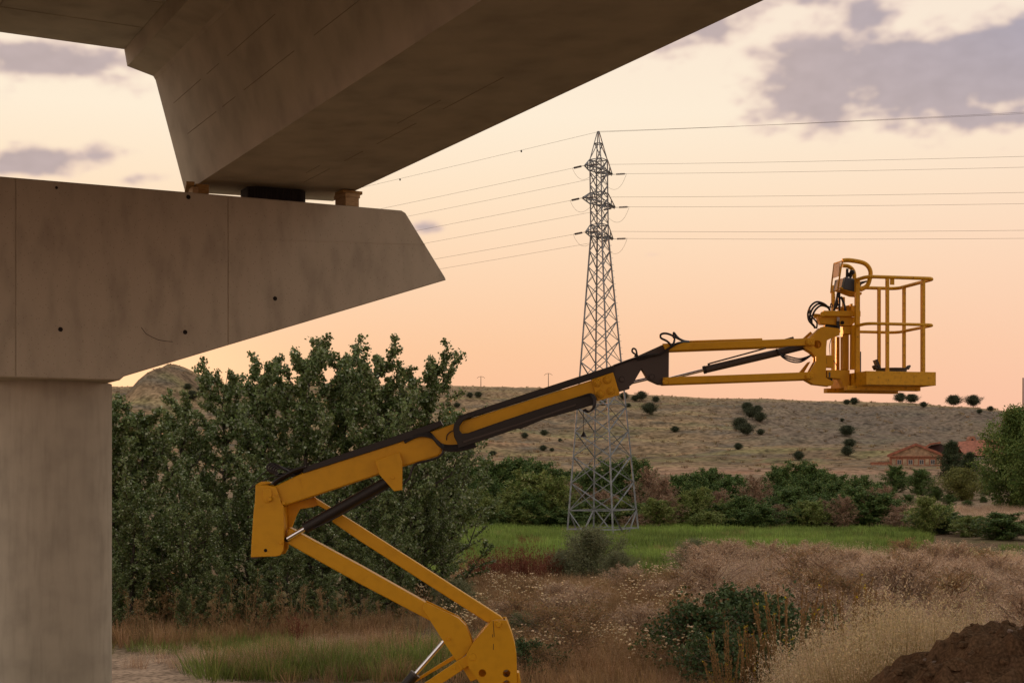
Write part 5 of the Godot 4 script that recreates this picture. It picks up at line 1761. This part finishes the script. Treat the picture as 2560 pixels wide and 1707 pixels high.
	for q in [
		[2548, 132, 1008, 11.0, big, "big_tree", "big broad green tree at the right edge before the tiled hall", 1.0], [2600, 128, 1060, 11.0, big, "big_tree", "second broad green tree cut by the right edge", 1.0],
		[2380, 185, 1096, 9.0, con, "dark_evergreen", "dark pointed evergreen tree hiding the brick building's corner", 1.25], [2425, 180, 1125, 9.0, con, "dark_evergreen", "dark evergreen tree between the pointed one and the big tree", 1.3],
		[2405, 150, 1170, 5.0, round_kit, "round_tree", "rounded yellowish green tree below the dark evergreen", 1.35], [2242, 165, 1165, 5.0, dark[0], "leafy_tree", "mid green bushy tree before the brick building's left corner", 1.5],
		[2300, 160, 1172, 5.0, dark[1], "leafy_tree", "mid green bushy tree before the brick building's middle", 1.5], [2340, 150, 1215, 5.0, dark[2], "leafy_tree", "low bushy tree at the foot of the dark evergreen", 1.6],
		[2270, 140, 1235, 5.0, dark[1], "leafy_tree", "low green bush below the brick building", 1.8], [2460, 145, 1240, 5.0, dark[0], "leafy_tree", "low green bush under the big tree's side", 1.8],
		[2205, 150, 1205, 5.0, dark[2], "leafy_tree", "bushy green tree below the brick annex", 1.5], [2320, 138, 1245, 5.0, dark[0], "leafy_tree", "low green bush right below the brick building", 1.9], [2375, 142, 1235, 5.0, dark[1], "leafy_tree", "dark bush at the foot of the rounded tree", 1.9],
		[2420, 138, 1250, 5.0, dark[2], "leafy_tree", "low dark bush right of the rounded tree's foot", 1.9], [2475, 160, 1180, 5.0, dark[0], "leafy_tree", "dark leafy tree between the rounded tree and the big tree", 1.5], [2500, 136, 1250, 5.0, dark[1], "leafy_tree", "low dark bush at the big tree's foot", 1.9],
	]:
		var d: float = q[1]
		var at := spot((q[0] - 1280.0) / 3555.0, d, 0.1)
		var s: float = (4.0 + (1180.0 - q[2]) * d / 3555.0 - at.y) / q[3]
		plant_tree(q[5], q[6], "tree", q[4], at, Vector3(s * q[7], s, s * q[7]), r.randf() * TAU, M.shrub_leaf)
	# holm oaks scattered on the hill
	var ok := []
	for i in 2:
		ok.append(grow(380 + i, {h = 4.0, spread = 2.3, n = 40, low = 0.22, up = 0.28, sub = 8, leaves = 15000, size = 0.20, cols = [Color(0.040, 0.052, 0.030), Color(0.070, 0.085, 0.045), Color(0.11, 0.12, 0.06)], fluff = 0.85, wide = 0.7, twigs = false}))
	var oaks := [[1604, 1000, 20], [1640, 1002, 14], [1624, 1038, 26], [1588, 1000, 14], [1560, 998, 16], [2252, 996, 22], [2280, 1004, 20], [2136, 1008, 16], [2118, 1008, 12], [2385, 1011, 24], [2434, 1014, 26], [2478, 1024, 12], [2310, 1016, 13],
		[1868, 1030, 22], [1880, 1045, 26], [1850, 1075, 30], [1866, 1085, 26], [1900, 1052, 22], [1902, 1085, 14], [1895, 1030, 16], [2118, 1086, 24], [2106, 1055, 8], [2125, 1116, 20], [2118, 1138, 22], [1998, 1148, 20], [1846, 1120, 16], [1688, 1080, 14],
		[1175, 990, 12], [1196, 992, 13], [1120, 1013, 11], [1142, 1017, 12], [1105, 1012, 9], [1312, 1092, 13], [1360, 1088, 13], [1358, 1128, 13], [1380, 1130, 9], [1232, 1135, 12], [1570, 1016, 10], [2450, 1034, 10], [505, 978, 16], [468, 975, 14],
		[480, 1000, 20], [1508, 1010, 12], [1400, 1100, 8]]
	var on := 0
	for q in oaks:
		# walk up the slope until the sight line meets it
		var a: float = (q[0] - 1280.0) / 3555.0
		var d := 236.0
		while d < 556.0 and (ground_h(a * d, -d) - 4.0) / d < (1180.0 - q[1] - 4.0) / 3555.0:
			d += 3.0
		var at := spot(a, d, 0.2)
		var s: float = q[2] * d / 3555.0 / 4.0 * 1.15
		var side := "on the skyline" if q[1] < 1027 and q[0] > 2000 else ("below the boom on the hill" if q[0] < 1500 else ("in the cluster on the slope" if q[0] > 1840 and q[0] < 1910 else "on the hillside"))
		plant_tree("holm_oak", "small round dark holm oak " + side, "holm oak", ok[on % 2], at, Vector3(s * r.randf_range(1.0, 1.3), s, s * 1.1), r.randf() * TAU, M.shrub_leaf, "holm oaks on the hill")
		on += 1

# ---------------------------------------------------------------- single plants near by
func stems(mb: MB, r: RandomNumberGenerator, n: int, h: float, rad: float, lean: float, w: float, c0: Color, c1: Color) -> Array:
	var tips := []
	for i in n:
		var a := r.randf() * TAU
		var q := sqrt(r.randf()) * rad
		var p := Vector3(cos(a) * q, -0.05, sin(a) * q)
		var ln := h * r.randf_range(0.6, 1.1)
		var dir := Vector3(cos(a) * lean * r.randf(), 1, sin(a) * lean * r.randf()) + rdir(r) * lean * 0.4
		var tip := p + dir.normalized() * ln
		var mid := p.lerp(tip, 0.5) + Vector3(0, ln * 0.06, 0)
		var side := Vector3(cos(a + 1.57 + r.randf()), 0, sin(a + 1.57 + r.randf())) * w
		var k := jit(r, c0.lerp(c1, r.randf()), 0.22)
		mb.blade(p, mid, tip, side, k, k)
		tips.append(tip)
	return tips

func flower_kit(s: int, n: int, h: float) -> Array:
	var r := RandomNumberGenerator.new()
	r.seed = s
	var st := MB.new()
	var hd := MB.new()
	var tips := stems(st, r, n, h, 0.42, 0.28, 0.016, Color(0.22, 0.13, 0.06), Color(0.33, 0.20, 0.09))
	for t in tips:
		for k in r.randi_range(1, 3):
			var q: Vector3 = t + Vector3(r.randf_range(-0.09, 0.09), r.randf_range(-0.10, 0.02), r.randf_range(-0.09, 0.09)) * (0.0 if k == 0 else 1.0)
			if k > 0:
				st.blade(t - Vector3(0, 0.16, 0), t.lerp(q, 0.6) - Vector3(0, 0.05, 0), q, Vector3(0.01, 0, 0), Color(0.30, 0.18, 0.08), Color(0.36, 0.22, 0.1))
			hd.col = jit(r, Color(0.74, 0.57, 0.35), 0.15)
			var z := r.randf_range(0.017, 0.034)
			hd.lathe([[0.0, -z * 0.9], [z * 0.7, -z * 0.5], [z, 0.0], [z * 0.8, z * 0.4], [0.0, z * 0.62]], 6, q)
	# withered leaves low down
	for i in n * 5:
		var a := r.randf() * TAU
		var p := Vector3(cos(a), 0, sin(a)) * r.randf() * 0.5 + Vector3(0, pow(r.randf(), 1.4) * h * 0.7, 0)
		st.leaf(p, rdir(r) * 0.10, rdir(r) * 0.022, jit(r, Color(0.27, 0.16, 0.08), 0.3))
	return [st.mesh(), hd.mesh()]

func near_plants() -> void:
	var r := RandomNumberGenerator.new()
	r.seed = 99
	# dried flowers
	var fk := []
	for i in 5:
		fk.append(flower_kit(500 + i, 16 + i * 2, 0.95))
	var fl := []
	for k in 30:
		fl.append([r.randf_range(1120, 1760), r.randf_range(33, 46), "in the weeds between the lift and the bank"])
	for k in 10:
		fl.append([r.randf_range(1330, 1700), r.randf_range(26, 31), "low in the weeds before the bramble"])
	for k in 8:
		fl.append([r.randf_range(2320, 2560), r.randf_range(55, 68), "before the shrubs at the right"])
	for k in 5:
		fl.append([r.randf_range(960, 1130), r.randf_range(38, 41), "at the right foot of the poplars"])
	for k in 4:
		fl.append([r.randf_range(2230, 2330), r.randf_range(27, 31), "on the dry bank above the oats"])
	for k in 3:
		fl.append([r.randf_range(1700, 1760), r.randf_range(27, 30), "beside the bramble"])
	for q in fl:
		var kit: Array = fk[r.randi() % 5]
		var o := thing("dried_flower_clump", "dried stalks with pale flower heads " + q[2], "dried flowers", spot((q[0] - 1280.0) / 3555.0, q[1]), "dried flowers", r.randf() * TAU)
		var s := r.randf_range(0.75, 1.1)
		part(o, "stalks", kit[0], M.dry_stalk).scale = Vector3.ONE * s
		var hp := part(o, "flower_heads", kit[1], M.dry_stalk)
		hp.scale = Vector3.ONE * s
		hp.set_meta("kind", "stuff")
	# red brown dock
	var dkit := []
	for i in 3:
		var mb := MB.new()
		var lf := MB.new()
		r.seed = 600 + i
		var tips := stems(mb, r, 13, 1.05, 0.20, 0.35, 0.014, Color(0.14, 0.045, 0.028), Color(0.17, 0.05, 0.03))
		for t in tips:
			for k in 40:
				var u := r.randf()
				var p: Vector3 = t * (0.45 + 0.55 * u) + rdir(r) * 0.045
				lf.leaf(p, (rdir(r) + Vector3.UP).normalized() * 0.055, rdir(r) * 0.022, jit(r, Color(0.19, 0.070, 0.042), 0.4))
		dkit.append([mb.mesh(), lf.mesh()])
	var docks := []
	for k in 20:
		docks.append([1175.0 + k * 11.4 + r.randf_range(-5, 5), r.randf_range(47.0, 50.0), "in the row before the green field", r.randf_range(1.05, 1.45)])
	for k in 6:
		docks.append([1298.0 + k * 9.0, r.randf_range(70, 74), "in the small far patch of the green field", 0.75])
	docks.append([742.0, 32.5, "alone at the foot of the poplars", 0.9])
	docks.append([1215.0, 68.0, "by itself in the green field", 0.8])
	for q in docks:
		var kit: Array = dkit[r.randi() % 3]
		var o := thing("dock_plant", "upright rust red dock plant " + q[2], "dock plant", spot((q[0] - 1280.0) / 3555.0, q[1]), "dock plants", r.randf() * TAU)
		part(o, "stalks", kit[0], M.dry_stalk).scale = Vector3.ONE * q[3]
		part(o, "seed_spikes", kit[1], M.dry_stalk).scale = Vector3.ONE * q[3]
	# grey green shrub in the middle
	var gg := grow(640, {h = 2.0, spread = 1.25, n = 44, low = 0.0, up = 0.40, sub = 8, leaves = 24000, size = 0.085, cols = [Color(0.13, 0.145, 0.07), Color(0.21, 0.22, 0.115), Color(0.27, 0.25, 0.13)], fluff = 0.28, wide = 0.24, along = 0.8})
	for q in [[1478, 48.5, 1.0, "large feathery grey green shrub before the pylon's foot"], [1545, 47.0, 0.62, "smaller grey green shrub beside the large feathery one"], [1415, 49.5, 0.6, "small grey green shrub beside the dock plants"], [1735, 56.0, 0.7, "green shrub at the edge of the field by the dry bank"], [1140, 37.5, 0.55, "low grey green bush at the right foot of the poplars"], [1308, 31.5, 0.42, "little green bush right of the lift's upright frame"]]:
		plant_tree("grey_shrub", q[3], "shrub", gg, spot((q[0] - 1280.0) / 3555.0, q[1]), Vector3(q[2], q[2], q[2]), r.randf() * TAU, M.shrub_leaf)
	# brambles
	var bk := []
	for i in 2:
		bk.append(grow(660 + i, {h = 1.25, spread = 1.25, n = 34, low = 0.0, up = 0.18, sub = 8, leaves = 9000, size = 0.075, cols = [Color(0.045, 0.075, 0.028), Color(0.085, 0.125, 0.045), Color(0.20, 0.12, 0.055)], fluff = 0.2, wide = 0.75, odd = 0.10}))
	for q in [[1745, 28.0, 1.0, "bramble thicket behind the dry branching stalks, left part"], [1840, 29.5, 1.15, "bramble thicket behind the dry branching stalks, highest part"], [1930, 28.5, 1.0, "bramble thicket behind the dry branching stalks, right part"], [1800, 26.0, 0.8, "low bramble at the front of the thicket"], [1990, 26.0, 0.85, "bramble between the stalks and the oats"], [1880, 25.0, 0.8, "bramble low behind the widest dry stalk plant"], [1430, 30.0, 0.55, "small bramble in the dried flowers"], [1310, 27.5, 0.6, "small bramble beside the lift's frame"], [2080, 25.5, 0.6, "bramble behind the yellow tipped stalks"]]:
		plant_tree("bramble", q[3], "bramble", bk[r.randi() % 2], spot((q[0] - 1280.0) / 3555.0, q[1]), Vector3(q[2], q[2], q[2]), r.randf() * TAU, M.shrub_leaf, "brambles", M.twig)
	# dry branching stalks with last yellow flowers
	var sk := []
	for i in 3:
		var st := MB.new()
		var fw := MB.new()
		r.seed = 680 + i
		for b in 24:
			var az := r.randf() * TAU
			var out := Vector3(cos(az), 0, sin(az))
			var ht := r.randf_range(0.8, 1.5)
			var p0 := Vector3(0, r.randf_range(0.1, 0.6), 0)
			var p1 := p0 + out * 0.24 * r.randf_range(0.4, 1.4) + Vector3(0, ht * 0.32, 0)
			var p2 := p1 + out * 0.15 * r.randf_range(0.3, 1.2) + Vector3(0, ht * 0.65, 0)
			st.col = jit(r, Color(0.27, 0.165, 0.07), 0.15)
			st.tube([p0, p1, p2], 0.009, 0.004, 4, false)
			for k in 70:
				var u := r.randf()
				var p := p1.lerp(p2, u * 1.05 - 0.05) if u > 0.25 else p0.lerp(p1, u * 3.5)
				var o := rdir(r)
				st.leaf(p + o * 0.012, (o * 0.6 + Vector3.UP).normalized() * 0.05, rdir(r) * 0.018, jit(r, Color(0.38, 0.245, 0.11), 0.25))
			if b % 3 == 0:
				for k in 3:
					fw.leaf(p2 + rdir(r) * 0.02, rdir(r) * 0.035, rdir(r) * 0.03, Color(0.62, 0.48, 0.03))
		st.tube([Vector3(0, -0.2, 0), Vector3(0.01, 0.7, 0)], 0.012, 0.009, 5)
		for k in 26:
			fw.leaf(Vector3(0, 0.6 + 0.5 * r.randf(), 0) + rdir(r) * 0.09, rdir(r) * 0.04, rdir(r) * 0.03, Color(0.50, 0.40, 0.03))
		sk.append([st.mesh(), fw.mesh()])
	for q in [[1825, 17.5, 0.74, "low wide dry stalk plant nearest the lift, yellow at its tips"], [1898, 18.0, 0.72, "dry stalk plant second from the lift"], [1968, 17.8, 0.98, "tall fan shaped dry stalk plant before the bramble"], [2115, 16.5, 0.92, "tallest dry stalk plant with yellow flowers along its stem"], [2040, 18.5, 0.7, "small dry stalk plant between the two tall ones"], [1780, 19.0, 0.45, "smallest dry stalk plant at the bramble's edge"], [2190, 18.0, 0.62, "dry stalk plant before the weedy bank at the right"]]:
		var kit: Array = sk[r.randi() % 3]
		var at := spot((q[0] - 1280.0) / 3555.0, q[1])
		var o := thing("dry_stalk_plant", q[3], "dry plant", at, "", r.randf() * TAU)
		part(o, "stalks", kit[0], M.dry_stalk).scale = Vector3.ONE * q[2]
		var fp := part(o, "flowers", kit[1], M.dry_stalk)
		fp.scale = Vector3.ONE * q[2]
		fp.set_meta("kind", "stuff")
	# fluffy dead bushes that fill the bank and the weeds
	var db := []
	for i in 3:
		db.append(grow(700 + i, {h = 1.0, spread = 0.75, n = 30, low = 0.0, up = 0.45, sub = 8, leaves = 7000, size = 0.06, cols = [Color(0.40, 0.275, 0.175), Color(0.62, 0.45, 0.31), Color(0.36, 0.21, 0.10)], fluff = 0.10, wide = 0.16, along = 0.8}))
	var ob := []
	for i in 2:
		ob.append(grow(710 + i, {h = 1.0, spread = 0.7, n = 28, low = 0.0, up = 0.5, sub = 8, leaves = 5000, size = 0.06, cols = [Color(0.26, 0.155, 0.07), Color(0.42, 0.26, 0.13), Color(0.16, 0.16, 0.06)], fluff = 0.10, wide = 0.18, along = 0.8}))
	r.seed = 713
	for k in 74:
		var px := r.randf_range(1750, 2650)
		var d := r.randf_range(30, 56)
		if k < 8:
			px = 1745.0 + k * 26.0
			d = r.randf_range(45, 50)
		var s := r.randf_range(0.8, 1.45)
		var rust := k % 5 == 4
		plant_tree("dead_bush", ("rust brown dead bush on the dry bank" if rust else "pale fluffy dead bush on the dry bank"), "dead bush", ob[k % 2] if rust else db[k % 3], spot((px - 1280.0) / 3555.0, d), Vector3(s * 1.15, s, s * 1.15), r.randf() * TAU, M.dry_stalk, "dead bushes on the bank", M.twig)
	for k in 34:
		var s := r.randf_range(0.55, 1.1)
		plant_tree("dead_bush", "brown dead bush among the dried flowers", "dead bush", ob[k % 2] if k % 3 else db[k % 3], spot((r.randf_range(1230, 1760) - 1280.0) / 3555.0, r.randf_range(27, 42)), Vector3(s * 1.1, s, s * 1.1), r.randf() * TAU, M.dry_stalk, "dead bushes among the dried flowers", M.twig)
	# tall dead umbels before the poplars
	var uk := []
	for i in 3:
		var st := MB.new()
		r.seed = 720 + i
		for b in 5:
			var p0 := Vector3(r.randf_range(-0.25, 0.25), -0.1, r.randf_range(-0.25, 0.25))
			var p2 := p0 + Vector3(r.randf_range(-0.15, 0.15), r.randf_range(0.9, 1.45), r.randf_range(-0.15, 0.15))
			st.col = jit(r, Color(0.28, 0.18, 0.09), 0.2)
			st.tube([p0, p2], 0.008, 0.005, 4, false)
			for k in 9:
				var u := r.randf_range(0.45, 1.0)
				var p := p0.lerp(p2, u)
				var q := p + (rdir(r) * 0.8 + Vector3.UP).normalized() * 0.17
				st.tube([p, q], 0.004, 0.003, 3, false)
				for m in 14:
					st.leaf(q + rdir(r) * 0.04, rdir(r) * 0.03, rdir(r) * 0.016, jit(r, Color(0.33, 0.22, 0.11), 0.25))
			for k in 30:
				st.leaf(p0.lerp(p2, r.randf()) + rdir(r) * 0.07, (rdir(r) - Vector3(0, 0.4, 0)) * 0.06, rdir(r) * 0.016, jit(r, Color(0.25, 0.16, 0.08), 0.3))
		uk.append(st.mesh())
	for k in 17:
		var x := 262.0 + k * 50.0 + r.randf_range(-18, 18)
		var o := thing("dead_weed", "tall dead brown weed stalks at the foot of the poplars", "weed", spot((x - 1280.0) / 3555.0, r.randf_range(32.0, 34.5)), "dead weeds before the poplars", r.randf() * TAU)
		var sp := part(o, "stalks", uk[k % 3], M.dry_stalk)
		sp.scale = Vector3.ONE * r.randf_range(0.75, 1.15)
		sp.set_meta("kind", "stuff")

# ---------------------------------------------------------------- grasses
func tuft(s: int, n: int, h: float, rad: float, lean: float, w: float, c0: Color, c1: Color, seeds := 0, sc := Color.WHITE, fat := 1.0) -> ArrayMesh:
	var r := RandomNumberGenerator.new()
	r.seed = s
	var mb := MB.new()
	var tips := stems(mb, r, n, h, rad, lean, w, c0, c1)
	if seeds > 0:
		for t in tips:
			for k in seeds:
				var u := r.randf()
				var p: Vector3 = t * (1.0 - u * 0.32) + rdir(r) * (0.02 + 0.10 * u) * h
				mb.leaf(p, (rdir(r) + Vector3(0, -0.5, 0)).normalized() * 0.035 * h * fat, rdir(r) * 0.011 * h * fat, jit(r, sc, 0.2))
	return mb.mesh()

func scatter(called: String, label: String, kits: Array, places: Array, m: Material) -> void:
	var root := Node3D.new()
	root.name = numbered(called)
	add_child(root)
	meta(root, label, "", "", "stuff")
	for k in kits.size():
		var mm := MultiMesh.new()
		mm.transform_format = MultiMesh.TRANSFORM_3D
		mm.use_colors = true
		mm.mesh = kits[k]
		var mine := []
		for i in range(k, places.size(), kits.size()):
			mine.append(places[i])
		mm.instance_count = mine.size()
		for i in mine.size():
			mm.set_instance_transform(i, mine[i][0])
			mm.set_instance_color(i, mine[i][1])
		var o := MultiMeshInstance3D.new()
		o.name = "tufts"
		o.multimesh = mm
		o.material_override = m
		o.set_meta("kind", "stuff")
		root.add_child(o, true)

# places in a field given by bearings p0..p1 and distances d0..d1
func field(s: int, n: int, p0: float, p1: float, d0: float, d1: float, s0: float, s1: float, tint := 0.15, patch := 0.0, keep := 0.0) -> Array:
	var r := RandomNumberGenerator.new()
	r.seed = s
	var out := []
	while out.size() < n:
		var d := sqrt(lerpf(d0 * d0, d1 * d1, r.randf()))
		var p := lerpf(p0, p1, r.randf())
		var ew := minf(110.0, (p1 - p0) * 0.15)
		if minf(p - p0, p1 - p) < ew * r.randf():
			continue
		var x := (p - 1280.0) / 3555.0 * d
		var v := g1.get_noise_2d(x * 2.2 + s, d * 2.2)
		if patch > 0.0 and v * 1.6 + keep < r.randf_range(-patch, patch):
			n -= 1
			continue
		var sc := r.randf_range(s0, s1) * (1.0 + v * 0.5)
		var b := Basis(Vector3.UP, r.randf() * TAU).scaled(Vector3(sc, sc * r.randf_range(0.8, 1.2), sc))
		var f := 1.0 + r.randf_range(-tint, tint) + g4.get_noise_2d(x * 3.0, d * 3.0) * tint * 2.0
		out.append([Transform3D(b, Vector3(x, ground_h(x, -d), -d)), Color(f, f * r.randf_range(0.94, 1.06), f * r.randf_range(0.9, 1.1))])
	return out

func ground_cover() -> void:
	var green := []
	var dry := []
	var ochre := []
	var oat := []
	var fine := []
	var scrub := []
	for i in 3:
		green.append(tuft(800 + i, 46, 0.42, 0.34, 0.5, 0.026, Color(0.14, 0.215, 0.04), Color(0.26, 0.33, 0.085)))
		dry.append(tuft(820 + i, 50, 0.85, 0.34, 0.85, 0.012, Color(0.36, 0.24, 0.145), Color(0.60, 0.43, 0.29), 8, Color(0.68, 0.50, 0.36)))
		ochre.append(tuft(840 + i, 40, 0.7, 0.30, 0.65, 0.011, Color(0.27, 0.165, 0.08), Color(0.44, 0.28, 0.14), 5, Color(0.46, 0.30, 0.17)))
		oat.append(tuft(860 + i, 18, 0.95, 0.16, 0.5, 0.005, Color(0.40, 0.29, 0.14), Color(0.62, 0.47, 0.26), 20, Color(0.84, 0.69, 0.45), 0.85))
		fine.append(tuft(880 + i, 60, 0.36, 0.22, 0.8, 0.009, Color(0.12, 0.165, 0.035), Color(0.24, 0.28, 0.08)))
		scrub.append(tuft(900 + i, 26, 0.9, 0.7, 1.3, 0.16, Color(0.20, 0.155, 0.095), Color(0.34, 0.25, 0.14)))
	var G: Material = M.grass_blade
	scatter("field_grass", "bright green grass of the field round the pylon", green, field(1, 9000, 980, 2330, 55, 99, 0.6, 1.5, 0.28) + field(2, 700, 2250, 2560, 62, 74, 0.8, 1.2, 0.2, 0.4), G)
	scatter("dry_grass", "tall pinkish dry grass covering the bank at the right", dry, field(21, 160, 260, 1100, 28.5, 33, 0.25, 0.5, 0.25, 0.7, -0.1) + field(3, 3000, 1735, 2750, 31, 58, 0.7, 1.15, 0.2, 0.6, 0.5) + field(4, 900, 2000, 2750, 24, 33, 0.6, 1.0, 0.22) + field(5, 1500, 2120, 2700, 96, 130, 0.7, 1.1, 0.2) + field(6, 420, 1240, 2100, 97, 103, 0.5, 0.9, 0.2, 0.6), M.dry_stalk)
	scatter("brown_weeds", "brown withered weeds among the dried flowers", ochre, field(7, 2600, 1120, 1790, 27, 46, 0.6, 1.1, 0.25, 0.5, 0.35) + field(8, 900, 150, 1150, 32, 37, 0.5, 1.0, 0.25, 0.5, 0.3) + field(19, 420, 480, 1180, 27, 33, 0.3, 0.8, 0.3, 0.8, -0.1) + field(9, 500, 1250, 2150, 22, 28, 0.4, 0.9, 0.25) + field(10, 600, 1100, 1500, 46, 57, 0.5, 0.9, 0.2, 0.6) + field(20, 420, 1100, 2300, 57, 95, 0.5, 0.9, 0.2, 0.8, -0.5), M.dry_stalk)
	scatter("oat_grass", "pale straw coloured wild oats beside the earth heap", oat, field(11, 420, 1930, 2520, 12.0, 16.5, 0.55, 0.9, 0.15) + field(12, 40, 2180, 2420, 13.0, 15.5, 0.9, 1.1, 0.15) + field(18, 60, 1780, 1960, 13.5, 15.5, 0.3, 0.5, 0.15), M.dry_stalk)
	scatter("green_tufts", "soft green grass tufts on the bare ground under the lift", fine, field(13, 1100, 470, 1180, 27.5, 34.5, 0.6, 1.9, 0.3, 0.9, -0.3) + field(14, 300, 230, 620, 31, 35, 0.7, 1.6, 0.25, 0.8, 0.1) + field(15, 500, 1180, 1700, 27, 44, 0.6, 1.4, 0.25, 0.7, -0.1) + field(16, 300, 1500, 2100, 44, 56, 0.8, 1.5, 0.25, 0.7, 0.0), G)
	scatter("hill_scrub", "low tufts of dry scrub over the hillside", scrub, field(17, 6500, -100, 2750, 240, 558, 0.22, 0.7, 0.3, 0.8, 0.1), M.dry_stalk)
